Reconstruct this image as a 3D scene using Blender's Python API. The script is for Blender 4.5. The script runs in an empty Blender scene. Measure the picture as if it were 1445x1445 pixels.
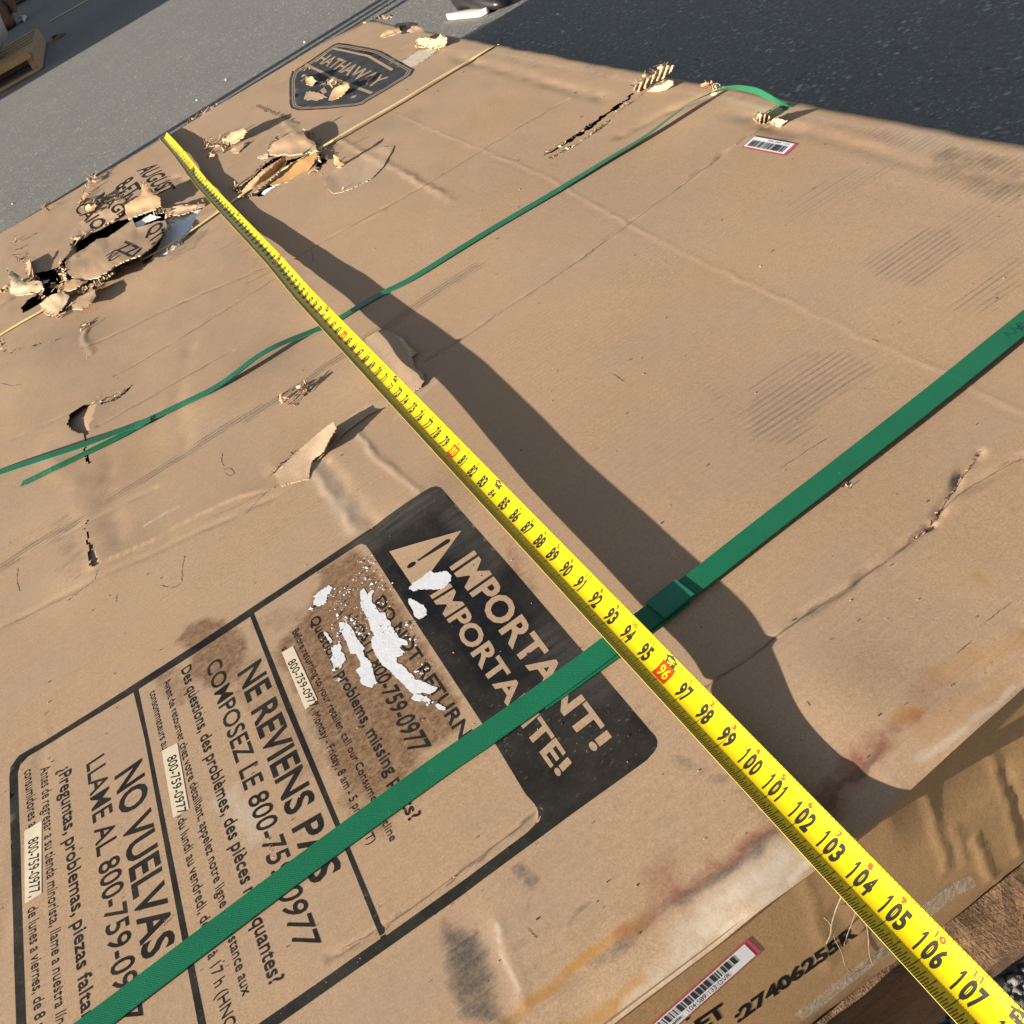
import bpy, math, random
import numpy as np
from mathutils import Matrix, Vector
from mathutils.geometry import delaunay_2d_cdt
R_ = math.radians
scn = bpy.context.scene
col = scn.collection
IN = 0.0254                      # the scene is measured in inches, built in metres
GZ = -7.6                        # the ground lies 7.6 in below the top of the box

# ------------------------------------------------------------------ camera
F_PX = 1500.09
CR = np.array([[0.8251707644568462, -0.40219072246562493, -0.39665581080866913],
               [-0.5527902539997175, -0.4304166889273653, -0.7135575722923355],
               [0.11625895478900504, 0.8080743138198259, -0.5774943798652813]])
CC = np.array([-3.9087065728438706, -115.50296917536795, 20.61289827563934])
def W(p):                        # inches (box frame) -> metres (world)
    p = np.asarray(p, float)
    return (p - np.array([0, 0, GZ])) * IN
cam = bpy.data.cameras.new('camera'); camo = bpy.data.objects.new('camera', cam); col.objects.link(camo)
cam.sensor_width = 36; cam.lens = 36 * F_PX / 1445; cam.clip_start = 0.02; cam.clip_end = 2000
camo.matrix_world = Matrix.Translation(Vector(W(CC))) @ Matrix((CR[0], -CR[1], -CR[2])).transposed().to_4x4()
scn.camera = camo
# ------------------------------------------------------------------ light
EL, AZ = 13.5, 6.0               # sun elevation; light travels along +X, turned AZ towards +Y
wd = bpy.data.worlds.new('World'); scn.world = wd; wd.use_nodes = True
nt = wd.node_tree; nt.nodes.clear()
sky = nt.nodes.new('ShaderNodeTexSky'); sky.sky_type = 'NISHITA'; sky.sun_disc = False
sky.sun_elevation = R_(EL); sky.sun_rotation = R_(270 - AZ); sky.altitude = 0
bg = nt.nodes.new('ShaderNodeBackground'); bg.inputs[1].default_value = 0.05
wo = nt.nodes.new('ShaderNodeOutputWorld')
hz = nt.nodes.new('ShaderNodeHueSaturation'); hz.inputs['Saturation'].default_value = .62
nt.links.new(sky.outputs[0], hz.inputs['Color']); nt.links.new(hz.outputs[0], bg.inputs[0]); nt.links.new(bg.outputs[0], wo.inputs[0])
sl = bpy.data.lights.new('sun', 'SUN'); sl.energy = 5.0; sl.angle = R_(0.5); sl.color = (1, .93, .80)
so = bpy.data.objects.new('sun', sl); col.objects.link(so)
ld = Vector((math.cos(R_(AZ)) * math.cos(R_(EL)), math.sin(R_(AZ)) * math.cos(R_(EL)), -math.sin(R_(EL))))
so.rotation_euler = ld.to_track_quat('-Z', 'Y').to_euler(); so.location = (-4, -1, 4)
vs = scn.view_settings; vs.view_transform = 'Standard'; vs.look = 'None'; vs.gamma = 1; vs.use_curve_mapping = False
vs.exposure = 1.5

# ------------------------------------------------------------------ numeric helpers
def P(u, v, z=0.0):              # photograph pixel -> point at height z (inches)
    d = CR.T @ np.array([(u - 722.5) / F_PX, (v - 722.5) / F_PX, 1.0])
    return CC + d * ((z - CC[2]) / d[2])
def PY(u, v, y):                 # photograph pixel -> point on a plane of constant y
    d = CR.T @ np.array([(u - 722.5) / F_PX, (v - 722.5) / F_PX, 1.0])
    return CC + d * ((y - CC[1]) / d[1])
def PP(uv, z=0.0):
    uv = np.asarray(uv, float)
    d = np.c_[(uv[:, 0] - 722.5) / F_PX, (uv[:, 1] - 722.5) / F_PX, np.ones(len(uv))] @ CR
    z = np.broadcast_to(z, len(uv))
    return CC + d * ((z - CC[2]) / d[:, 2])[:, None]
def h01(i, j, s):
    x = np.sin(i * 127.1 + j * 311.7 + s * 74.7) * 43758.5453
    return x - np.floor(x)
def vn(x, y, s=0):               # value noise in -1..1
    xi, yi = np.floor(x), np.floor(y); fx, fy = x - xi, y - yi
    fx = fx * fx * (3 - 2 * fx); fy = fy * fy * (3 - 2 * fy)
    a = h01(xi, yi, s) * (1 - fx) + h01(xi + 1, yi, s) * fx
    b = h01(xi, yi + 1, s) * (1 - fx) + h01(xi + 1, yi + 1, s) * fx
    return (a * (1 - fy) + b * fy) * 2 - 1
def seg_dist(x, y, pts):
    d = np.full(x.shape, 1e9)
    for (ax, ay), (bx, by) in zip(pts[:-1], pts[1:]):
        dx, dy = bx - ax, by - ay
        t = np.clip(((x - ax) * dx + (y - ay) * dy) / (dx * dx + dy * dy + 1e-12), 0, 1)
        d = np.minimum(d, np.hypot(x - ax - t * dx, y - ay - t * dy))
    return d
def inside(x, y, poly):
    x = np.asarray(x); c = np.zeros(x.shape, bool); n = len(poly)
    for i in range(n):
        x1, y1 = poly[i]; x2, y2 = poly[(i + 1) % n]
        if y1 == y2: continue
        k = ((y1 > y) != (y2 > y)) & (x < (x2 - x1) * (y - y1) / (y2 - y1) + x1)
        c ^= k
    return c
def smooth_path(pts, n):
    pts = np.asarray(pts, float)
    q = np.vstack([2 * pts[0] - pts[1], pts, 2 * pts[-1] - pts[-2]]); out = []
    m = len(pts) - 1
    for k in np.linspace(0, m, n):
        i = min(int(k), m - 1); t = k - i
        a, b, c, d = q[i], q[i + 1], q[i + 2], q[i + 3]
        out.append(.5 * (2 * b + (c - a) * t + (2 * a - 5 * b + 4 * c - d) * t * t + (3 * b - 3 * c + d - a) * t ** 3))
    return np.array(out)

# ------------------------------------------------------------------ object helpers
def thing(name, label, cat, loc, group=None):
    o = bpy.data.objects.new(name, None); col.objects.link(o); o.empty_display_size = .1
    o.location = W(loc); o['label'] = label; o['category'] = cat
    if group: o['group'] = group
    return o
def tag(o, label=None, cat=None, group=None, kind=None):
    for k, v in (('label', label), ('category', cat), ('group', group), ('kind', kind)):
        if v: o[k] = v
    return o
def origin(o):
    p = Vector((0, 0, 0))
    while o is not None: p = p + o.location; o = o.parent
    return np.array(p)
def mk(name, v, f, mats, parent=None, smooth=False, fm=None, loc=None, attrs=None):
    me = bpy.data.meshes.new(name)
    v = W(v)
    base = origin(parent) if parent is not None else (W(loc) if loc is not None else np.zeros(3))
    v = v - base
    if isinstance(f, np.ndarray) and f.ndim == 2:
        nf, k = f.shape
        me.vertices.add(len(v)); me.vertices.foreach_set('co', v.ravel())
        me.loops.add(nf * k); me.loops.foreach_set('vertex_index', f.ravel().astype(np.int32))
        me.polygons.add(nf); me.polygons.foreach_set('loop_start', np.arange(0, nf * k, k, dtype=np.int32))
        me.update(calc_edges=True); me.validate()
    else:
        me.from_pydata([tuple(p) for p in v], [], [tuple(int(i) for i in q) for q in f])
    for m in (mats if isinstance(mats, (list, tuple)) else [mats]): me.materials.append(m)
    if fm is not None: me.polygons.foreach_set('material_index', np.asarray(fm, np.int32))
    if smooth: me.polygons.foreach_set('use_smooth', np.ones(len(me.polygons), bool))
    if attrs:
        for k, a in attrs.items():
            at = me.attributes.new(k, 'FLOAT', 'POINT'); at.data.foreach_set('value', np.asarray(a, np.float32))
    me.update()
    o = bpy.data.objects.new(name, me); col.objects.link(o)
    if parent is not None: o.parent = parent
    elif loc is not None: o.location = base
    return o
class MB:                        # collects small solids into one mesh
    def __init__(s): s.v = []; s.f = []; s.m = []
    def add(s, v, f, m=0):
        n = len(s.v); s.v += [tuple(p) for p in v]; s.f += [tuple(i + n for i in q) for q in f]; s.m += [m] * len(f)
    def box(s, c, d, rz=0, m=0, rx=0, ry=0):
        M = Matrix.Rotation(rz, 3, 'Z') @ Matrix.Rotation(ry, 3, 'Y') @ Matrix.Rotation(rx, 3, 'X')
        v = [np.array(c) + np.array(M @ Vector((d[0] * a / 2, d[1] * b / 2, d[2] * e / 2))) for a in (-1, 1) for b in (-1, 1) for e in (-1, 1)]
        s.add(v, [(0, 1, 3, 2), (4, 6, 7, 5), (0, 4, 5, 1), (2, 3, 7, 6), (0, 2, 6, 4), (1, 5, 7, 3)], m)
    def build(s, name, mats, parent=None, smooth=False, loc=None): return mk(name, s.v, s.f, mats, parent, smooth, s.m, loc)
def fill(outer, holes=(), sp=0.5, step=None):
    """triangulate a polygon with holes, with inner points spaced sp apart"""
    outer = np.asarray(outer, float); pts = []; edges = []
    for ring in [outer] + [np.asarray(h, float) for h in holes]:
        s0 = len(pts); rr = []
        for a, b in zip(ring, np.roll(ring, -1, 0)):
            k = max(1, int(np.hypot(*(b - a)) / (step or sp)))
            rr += [a + (b - a) * t / k for t in range(k)]
        pts += rr; n = len(rr); edges += [(s0 + i, s0 + (i + 1) % n) for i in range(n)]
    lo, hi = outer.min(0), outer.max(0)
    gx, gy = np.meshgrid(np.arange(lo[0] + sp * .37, hi[0], sp), np.arange(lo[1] + sp * .41, hi[1], sp))
    gx = gx + (h01(gx, gy, 3) - .5) * sp * .3; gy = gy + (h01(gx, gy, 4) - .5) * sp * .3
    ok = inside(gx, gy, outer)
    for h in holes: ok &= ~inside(gx, gy, h)
    rim = np.array(pts); g = np.c_[gx[ok], gy[ok]]
    if len(g):
        dd = np.array([np.min(np.hypot(rim[:, 0] - p[0], rim[:, 1] - p[1])) for p in g]); g = g[dd > sp * .35]
    allp = [Vector(p) for p in pts] + [Vector(p) for p in g]
    r = delaunay_2d_cdt(allp, edges, [], 0, 1e-7)
    v = np.array([tuple(p) for p in r[0]]); t = np.array([list(q) for q in r[2]], int)
    c = v[t].mean(1); ok = inside(c[:, 0], c[:, 1], outer)
    for h in holes: ok &= ~inside(c[:, 0], c[:, 1], h)
    t = t[ok]; a = v[t]
    ar = (a[:, 1, 0] - a[:, 0, 0]) * (a[:, 2, 1] - a[:, 0, 1]) - (a[:, 1, 1] - a[:, 0, 1]) * (a[:, 2, 0] - a[:, 0, 0])
    t[ar < 0] = t[ar < 0][:, ::-1]
    t = t[np.abs(ar) > 1e-9]
    rimset = set()
    ec = {}
    for q in t:
        for i in range(3):
            e = (int(q[i]), int(q[(i + 1) % 3])); ec[e] = 1
    bd = [e for e in ec if (e[1], e[0]) not in ec]
    return v, t, bd

# ------------------------------------------------------------------ materials
def mat(name):
    m = bpy.data.materials.new(name); m.use_nodes = True; n = m.node_tree; n.nodes.clear()
    out = n.nodes.new('ShaderNodeOutputMaterial'); b = n.nodes.new('ShaderNodeBsdfPrincipled')
    n.links.new(b.outputs[0], out.inputs[0]); return m, n, b
def nd(n, t, **k):
    x = n.nodes.new(t)
    for a, v in k.items():
        if a.startswith('i_'): x.inputs[int(a[2:])].default_value = v
        else: setattr(x, a, v)
    return x
def lk(n, a, b): n.links.new(a, b)
def noise(n, co, scale, detail=3, rough=.55, vec=(1, 1, 1), dist=0):
    mp = nd(n, 'ShaderNodeMapping'); mp.inputs[3].default_value = vec; lk(n, co, mp.inputs[0])
    t = nd(n, 'ShaderNodeTexNoise'); t.inputs['Scale'].default_value = scale; t.inputs['Detail'].default_value = detail
    t.inputs['Roughness'].default_value = rough; t.inputs['Distortion'].default_value = dist
    lk(n, mp.outputs[0], t.inputs['Vector']); return t.outputs['Fac']
def rng(n, v, a, b, c=0, d=1):
    m = nd(n, 'ShaderNodeMapRange', clamp=True)
    m.inputs[1].default_value = a; m.inputs[2].default_value = b; m.inputs[3].default_value = c; m.inputs[4].default_value = d
    lk(n, v, m.inputs[0]); return m.outputs[0]
def mth(n, op, a, b):
    m = nd(n, 'ShaderNodeMath', operation=op)
    for i, x in enumerate((a, b)):
        if isinstance(x, (int, float)): m.inputs[i].default_value = x
        else: lk(n, x, m.inputs[i])
    return m.outputs[0]
def mix(n, fac, a, b, mode='MIX'):
    m = nd(n, 'ShaderNodeMix', data_type='RGBA', blend_type=mode, clamp_factor=True)
    if isinstance(fac, (int, float)): m.inputs[0].default_value = fac
    else: lk(n, fac, m.inputs[0])
    for i, x in ((6, a), (7, b)):
        if isinstance(x, tuple): m.inputs[i].default_value = x + (1,) if len(x) == 3 else x
        else: lk(n, x, m.inputs[i])
    return m.outputs[2]
def att(n, name): return nd(n, 'ShaderNodeAttribute', attribute_name=name).outputs['Fac']
def bump(n, b, hgt, strength, dist, prev=None):
    x = nd(n, 'ShaderNodeBump'); x.inputs['Strength'].default_value = strength; x.inputs['Distance'].default_value = dist
    lk(n, hgt, x.inputs['Height'])
    if prev is not None: lk(n, prev, x.inputs['Normal'])
    lk(n, x.outputs[0], b.inputs['Normal']); return x.outputs[0]

def kraft_color(n, co, base):
    f0 = noise(n, co, 10, 5, .65, (.5, 1, 1)); f1 = noise(n, co, 620, 4, .7); f2 = noise(n, co, 5, 3); f3 = noise(n, co, 70, 4, .6, (1, 2.2, 1))
    c = mix(n, rng(n, f1, .3, .7), tuple(x * .70 for x in base), tuple(x * 1.22 for x in base))
    c = mix(n, rng(n, f2, .3, .7, 0, .30), c, (base[0] * 1.05, base[1] * .88, base[2] * .76))
    c = mix(n, rng(n, f0, .40, .68, 0, .42), c, (base[0] * .86, base[1] * .92, base[2] * 1.08))
    c = mix(n, rng(n, f3, .45, .75, 0, .38), c, tuple(x * .78 for x in base))
    sp = noise(n, co, 1500, 2, .6); sm = noise(n, co, 300, 2)
    c = mix(n, mth(n, 'MULTIPLY', rng(n, sp, .66, .74), rng(n, sm, .45, .6, 0, .6)), c, (.12, .075, .045))
    sp2 = noise(n, co, 1100, 1, .5, (1, 1, 1.3))
    c = mix(n, rng(n, sp2, .70, .78, 0, .35), c, tuple(min(.8, x * 1.5) for x in base))
    return c
def kraft(name, base=(.395, .266, .166), flute=.4, rough=.85):
    m, n, b = mat(name); co = nd(n, 'ShaderNodeTexCoord').outputs['Object']
    c = kraft_color(n, co, base)
    wb = nd(n, 'ShaderNodeTexWave', wave_type='BANDS', bands_direction='Y'); wb.inputs['Scale'].default_value = 44; wb.inputs['Distortion'].default_value = 2.2
    wb.inputs['Detail'].default_value = 3; wb.inputs['Detail Scale'].default_value = .35; wb.inputs['Detail Roughness'].default_value = .6; lk(n, co, wb.inputs['Vector'])
    streak = mth(n, 'ADD', mth(n, 'MULTIPLY', wb.outputs['Fac'], .22), mth(n, 'MULTIPLY', noise(n, co, 130, 5, .8, (.05, 3.0, 1)), .78)); fine = noise(n, co, 520, 3, .75)
    def ragged(a, tex, k, lo, hi):      # a stain whose rim is broken up by a texture
        return rng(n, mth(n, 'ADD', a, mth(n, 'MULTIPLY', mth(n, 'SUBTRACT', tex, .5), k)), lo, hi)
    ast = att(n, 'streaks'); adt = att(n, 'dirt_dark'); awt = att(n, 'wet')
    sx = mth(n, 'MULTIPLY', ragged(ast, streak, 3.4, .45, 1.45), rng(n, fine, .28, .6, .25, 1))
    c = mix(n, mth(n, 'MULTIPLY', mth(n, 'MULTIPLY', sx, rng(n, ast, 0, .35)), .85), c, (.082, .074, .070))
    blot = noise(n, co, 42, 6, .75, (1, 1.6, 1))
    dx = mth(n, 'MULTIPLY', ragged(adt, blot, 1.7, .32, 1.05), rng(n, fine, .25, .62, .55, 1))
    c = mix(n, mth(n, 'MULTIPLY', dx, rng(n, adt, 0, .12)), c, (.080, .071, .060))
    wet = mth(n, 'MULTIPLY', ragged(awt, noise(n, co, 95, 6, .8, (1, 1, 1), .5), 1.5, .30, .95), rng(n, noise(n, co, 200, 5, .8, (1, 1, 1), .6), .3, .62, .30, 1))
    wet = mth(n, 'MULTIPLY', wet, rng(n, awt, 0, .12))
    c = mix(n, wet, c, (.135, .066, .028))
    c = mix(n, mth(n, 'MULTIPLY', att(n, 'ochre'), rng(n, noise(n, co, 90, 4, .7), .3, .6, .45, 1)), c, (.36, .17, .03))
    c = mix(n, mth(n, 'MULTIPLY', att(n, 'red'), rng(n, noise(n, co, 120, 4, .7), .32, .62, .2, 1)), c, (.20, .06, .035))
    c = mix(n, mth(n, 'MULTIPLY', att(n, 'pale'), rng(n, noise(n, co, 30, 5, .72), .3, .65, .15, 1)), c, (.58, .52, .44))
    lk(n, c, b.inputs['Base Color']); b.inputs['Roughness'].default_value = rough
    b.inputs['Specular IOR Level'].default_value = .25
    nb = bump(n, b, noise(n, co, 1100, 3, .6), .16, .0005)
    nb = bump(n, b, noise(n, co, 120, 4, .6), .16, .0010, nb)
    if flute:
        wv = nd(n, 'ShaderNodeTexWave', wave_type='BANDS', bands_direction='Y'); wv.inputs['Scale'].default_value = 41
        wv.inputs['Distortion'].default_value = .6; wv.inputs['Detail'].default_value = 1; lk(n, co, wv.inputs['Vector'])
        bump(n, b, mth(n, 'MULTIPLY', wv.outputs['Fac'], rng(n, noise(n, co, 4, 3), .42, .62, .15, 1)), .50 * flute, .0008, nb)
    return m
def ink(name, colr=(.021, .0185, .0155), wear=.5, kbase=(.395, .266, .166)):
    m, n, b = mat(name); co = nd(n, 'ShaderNodeTexCoord').outputs['Object']
    k = kraft_color(n, co, kbase)
    f = noise(n, co, 300, 5, .7); g = noise(n, co, 9, 3)
    c = mix(n, rng(n, noise(n, co, 26, 5, .7), .35, .7), tuple(x * .7 for x in colr), tuple(x * 1.7 for x in colr))
    w = mth(n, 'MULTIPLY', rng(n, f, .60, .72), rng(n, g, .42, .62, .12, wear))
    c = mix(n, w, c, k)
    c = mix(n, mth(n, 'MULTIPLY', rng(n, noise(n, co, 900, 2), .72, .78), .5), c, (.4, .36, .3))
    wt = mth(n, 'MULTIPLY', att(n, 'wet'), rng(n, noise(n, co, 60, 5, .75), .3, .6, .35, 1)); c = mix(n, wt, c, (.006, .006, .0085))
    c = mix(n, mth(n, 'MULTIPLY', att(n, 'pale'), rng(n, noise(n, co, 90, 5, .8, (.2, 2, 1)), .35, .65, .15, 1)), c, (.075, .070, .058))
    lk(n, c, b.inputs['Base Color']); b.inputs['Roughness'].default_value = .7; b.inputs['Specular IOR Level'].default_value = .12
    nb = bump(n, b, noise(n, co, 1100, 3, .6), .16, .0005); bump(n, b, noise(n, co, 120, 4, .6), .22, .0012, nb)
    return m
def plain(name, colr, rough=.6, var=.15, scale=40, bs=.0, bd=.0005, bscale=300, metal=0, spec=.4, stretch=(1, 1, 1)):
    m, n, b = mat(name); co = nd(n, 'ShaderNodeTexCoord').outputs['Object']
    f = noise(n, co, scale, 4, .65, stretch)
    c = mix(n, rng(n, f, .3, .7), tuple(x * (1 - var) for x in colr), tuple(min(1, x * (1 + var)) for x in colr))
    lk(n, c, b.inputs['Base Color']); b.inputs['Roughness'].default_value = rough
    b.inputs['Metallic'].default_value = metal; b.inputs['Specular IOR Level'].default_value = spec
    if bs: bump(n, b, noise(n, co, bscale, 4, .65, stretch), bs, bd)
    return m

K = kraft('kraft_board'); KF = kraft('kraft_side', (.40, .245, .118), 0); KI = kraft('kraft_inside', (.36, .235, .13), 0)
KO = kraft('kraft_inner_ply', (.50, .27, .10), 0)
KT = kraft('kraft_ply', (.44, .31, .205), .6)
RAW = plain('torn_paper_edge', (.40, .30, .195), .9, .3, 220, .5, .001, 500)
INK = ink('black_print'); INKT = ink('black_lettering', (.017, .015, .014), .0); INKF = ink('faded_print', (.085, .075, .065), .9)
FOAM = plain('white_foam', (.80, .81, .83), .7, .06, 60, .3, .001, 200)
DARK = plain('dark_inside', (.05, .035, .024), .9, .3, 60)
def asphalt_mat():
    m, n, b = mat('asphalt'); co = nd(n, 'ShaderNodeTexCoord').outputs['Object']
    v = nd(n, 'ShaderNodeTexVoronoi'); v.inputs['Scale'].default_value = 150; lk(n, co, v.inputs['Vector'])
    v.inputs['Randomness'].default_value = 1
    sep = nd(n, 'ShaderNodeSeparateColor'); lk(n, v.outputs['Color'], sep.inputs[0])
    f = noise(n, co, 1.1, 4, .6); g = noise(n, co, 240, 4, .7); gg = noise(n, co, 95, 3, .75); ggg = noise(n, co, 38, 4, .7)
    c = mix(n, rng(n, f, .3, .7), (0.215, 0.205, 0.188), (0.265, 0.250, 0.225))
    c = mix(n, rng(n, g, .3, .7, 0, .55), c, (0.125, 0.120, 0.113))
    c = mix(n, rng(n, gg, .35, .62, .55, 0), c, (0.100, 0.097, 0.092)); c = mix(n, rng(n, gg, .60, .72, 0, .6), c, (0.400, 0.380, 0.340)); c = mix(n, rng(n, ggg, .35, .65, .22, 0), c, (0.100, 0.097, 0.092))
    for sc_, th, k, cc in ((72, .80, .85, (.52, .50, .46)), (125, .76, .8, (.46, .44, .41)), (60, .84, .7, (.07, .069, .068)), (190, .8, .7, (.50, .48, .45))):
        v2 = nd(n, 'ShaderNodeTexVoronoi'); v2.inputs['Scale'].default_value = sc_; mp = nd(n, 'ShaderNodeMapping'); mp.inputs[2].default_value = (0, 0, sc_ * .1); lk(n, co, mp.inputs[0]); lk(n, mp.outputs[0], v2.inputs['Vector'])
        s2 = nd(n, 'ShaderNodeSeparateColor'); lk(n, v2.outputs['Color'], s2.inputs[0])
        st = mth(n, 'MULTIPLY', rng(n, s2.outputs[0], th, th + .14), rng(n, v2.outputs['Distance'], .46, .24)); st = mth(n, 'MULTIPLY', st, rng(n, noise(n, co, 9, 4, .7), .38, .6, .15, 1))
        c = mix(n, mth(n, 'MULTIPLY', st, k), c, cc)
    c = mix(n, rng(n, noise(n, co, 300, 1), .72, .78, 0, .6), c, (.45, .44, .42))
    lk(n, c, b.inputs['Base Color']); b.inputs['Roughness'].default_value = .85; b.inputs['Specular IOR Level'].default_value = .3
    nb = bump(n, b, v.outputs['Distance'], -.35, .004); nb = bump(n, b, g, .4, .003, nb); bump(n, b, gg, .5, .004, nb)
    return m
ASPH = asphalt_mat()
def wood_mat(name, a, bcol, fib=1):
    m, n, b = mat(name); co = nd(n, 'ShaderNodeTexCoord').outputs['Object']
    f = noise(n, co, 55, 6, .75, (.16, 1, 1), .6); c = mix(n, rng(n, f, .3, .7), a, bcol); nb = None
    for k, (rz, st) in enumerate(((.35, .10), (-.6, .12), (1.5, .14))):          # pressed fibres lying in several directions
        mp = nd(n, 'ShaderNodeMapping'); mp.inputs[2].default_value = (0, 0, rz); lk(n, co, mp.inputs[0])
        g = noise(n, mp.outputs[0], 330 + 130 * k, 3, .65, (st * 1.6, 1, 1), .3); fm_ = rng(n, g, .64, .74, 0, .7)
        c = mix(n, fm_, c, tuple(min(.6, x * (2.4 - .4 * k)) for x in a)); c = mix(n, rng(n, g, .27, .34, .5, 0), c, tuple(x * .35 for x in a))
        nb = bump(n, b, g, .32 * fib, .003, nb)
    lk(n, c, b.inputs['Base Color']); b.inputs['Roughness'].default_value = .85
    bump(n, b, f, .5, .003, nb); return m
PRESS = wood_mat('pressed_wood', (.10, .052, .026), (.25, .142, .072)); PINE = wood_mat('pallet_wood', (.30, .19, .10), (.48, .32, .18), .4)
exec_parts = None

# ------------------------------------------------------------------ ground and setting
def axis(lo, hi, a, b, fine, g=1.25):
    xs = list(np.arange(a, b, fine)); s = fine
    while xs[-1] < hi: s *= g; xs.append(xs[-1] + s)
    s = fine
    while xs[0] > lo: s *= g; xs.insert(0, xs[0] - s)
    return np.array(xs)
def worley(x, y, s):
    d1 = np.full(x.shape, 9.0); d2 = d1.copy(); hh = np.zeros(x.shape)
    xi, yi = np.floor(x), np.floor(y)
    for i in (-1, 0, 1):
        for j in (-1, 0, 1):
            cx = xi + i; cy = yi + j
            d = np.hypot(x - cx - h01(cx, cy, s), y - cy - h01(cx, cy, s + 5))
            m = d < d1; d2 = np.where(m, d1, np.minimum(d2, d)); hh = np.where(m, h01(cx, cy, s + 9), hh); d1 = np.minimum(d1, d)
    return d1, d2, hh
def build_ground():
    xs = axis(-9000, 9000, -3.2, 8.2, .055); ys = axis(-6000, 30000, -109, -101.2, .055)
    X, Y = np.meshgrid(xs, ys)
    d1, d2, hh = worley(X / .34, Y / .34, 1); e1, e2, h2 = worley(X / .17, Y / .17, 2)
    z = np.clip((d2 - d1) * 1.6, 0, .42) * (.25 + .38 * hh) * .6 + np.clip((e2 - e1), 0, .4) * .10 * h2
    k = np.exp(-np.maximum(0, np.maximum(np.abs(X - 2.5) - 6.0, np.abs(Y + 105) - 4.2)) ** 2 * 4)
    Z = GZ + (z - .16) * k
    n, m = X.shape; i = np.arange(n * m).reshape(n, m)
    f = np.stack([i[:-1, :-1], i[:-1, 1:], i[1:, 1:], i[1:, :-1]], -1).reshape(-1, 4)
    tag(mk('asphalt_ground', np.c_[X.ravel(), Y.ravel(), Z.ravel()], f, ASPH, smooth=True), kind='structure',
        label='grey weathered asphalt lot')
build_ground()
YEL = plain('road_paint', (.55, .47, .16), .7, .25, 30)
pa, pb = P(70, 31, GZ), P(150, -14, GZ)
dv = (pb - pa) / np.linalg.norm(pb - pa); nv = np.array([-dv[1], dv[0], 0]) * 2.2
pb = pa + dv * 260; zz = np.array([0, 0, .16])
tag(mk('road_line', [pa - nv + zz, pb - nv + zz, pb + nv + zz, pa + nv + zz], [(0, 1, 2, 3)], YEL), kind='structure', label='worn yellow line painted on the asphalt')

# ------------------------------------------------------------------ the cardboard box: top surface
XL, XR, YN = -27.0, 23.9, -103.2
CREASE = [  # pixels, height (in, negative = valley), half width (in)
    ([(350, 398), (500, 317), (599, 263), (700, 200), (800, 140)], -.045, .16),
    ([(470, 196), (560, 238), (640, 285)], .04, .25), 
    ([(555, 160), (640, 195), (750, 240), (890, 320), (1045, 395), (1180, 455), (1330, 525), (1445, 582)], .012, .07),
    ([(560, 166), (640, 201), (750, 247), (890, 328), (1045, 403), (1180, 463), (1330, 534), (1445, 592)], -.004, .2),
    ([(600, 511), (640, 488), (700, 448), (777, 399), (847, 350), (949, 274), (1018, 221), (1080, 178)], -.075, .14),
    ([(990, 978), (1045, 938), (1135, 872), (1240, 800), (1310, 742)], -.10, .13),
    ([(1310, 742), (1322, 725), (1345, 690), (1380, 640)], -.09, .12),
    ([(1322, 728), (1350, 700), (1420, 655), (1445, 645)], -.045, .16),
    ([(120, 492), (262, 425), (400, 365)], -.05, .12), ([(163, 530), (270, 468), (388, 392)], -.05, .12),
    ([(138, 603), (230, 550), (327, 494)], -.045, .12), ([(20, 620), (120, 575)], -.03, .15),
    ([(300, 240), (350, 215), (392, 190)], -.035, .16), ([(395, 165), (420, 190), (455, 215)], .04, .3),
    ([(488, 600), (540, 650), (594, 697)], .03, .13), ([(440, 660), (470, 705), (505, 750)], .02, .18),
    ([(455, 648), (500, 708), (530, 745)], -.03, .3),
    ([(455, 640), (500, 592), (560, 556), (620, 520)], .05, .3), ([(0, 802), (130, 735), (215, 690)], -.04, .2),
    ([(0, 885), (100, 835), (250, 765), (390, 700), (460, 655)], -.05, .18),
    ([(465, 1352), (560, 1300), (640, 1240), (755, 1150)], -.04, .09), ([(480, 1340), (755, 1140)], .012, .4),
    ([(63, 1003), (70, 1065), (72, 1090)], .01, .15), ([(0, 1340), (60, 1100), (70, 1040)], -.02, .5),
    ([(700, 1295), (720, 1350), (740, 1420)], .014, .14), ([(660, 1300), (690, 1370), (700, 1440)], -.04, .5),
    ([(722, 1437), (800, 1378), (870, 1328), (960, 1255), (1090, 1168), (1180, 1105), (1290, 1012), (1445, 890)], -.05, .22),
    ([(270, 480), (250, 560), (262, 640)], -.025, .5), ([(150, 640), (155, 700), (170, 760)], -.025, .5),
    ([(60, 640), (110, 690), (130, 760)], .03, .6), ([(415, 365), (470, 330), (540, 300)], .03, .3),
    ([(1065, 165), (1200, 205), (1330, 240), (1445, 262)], -.06, .5), ([(1120, 180), (1280, 225), (1445, 270)], .05, .7),
    ([(640, 80), (780, 120), (860, 140)], -.05, .5), ([(1030, 160), (1120, 190)], -.05, .5),
    ([(880, 190), (940, 160), (1000, 140)], -.08, .5), ([(0, 430), (60, 395), (110, 365)], -.14, .8),
    ([(240, 250), (300, 265), (350, 280)], -.06, .5), ([(130, 500), (118, 475), (122, 462)], .05, .25),
    ([(200, 330), (300, 300), (380, 270)], .04, .6),
]
STEP = [([(128, 806), (165, 788), (205, 769), (290, 722), (340, 703), (390, 690)], .05, 1.2), ([(380, 672), (400, 655), (423, 634)], .04, .8)]
STEP = [([tuple(P(*q)[:2]) for q in pts], h, w) for pts, h, w in STEP]
CREASE = [([tuple(P(*q)[:2]) for q in pts], h, w) for pts, h, w in CREASE]
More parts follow.
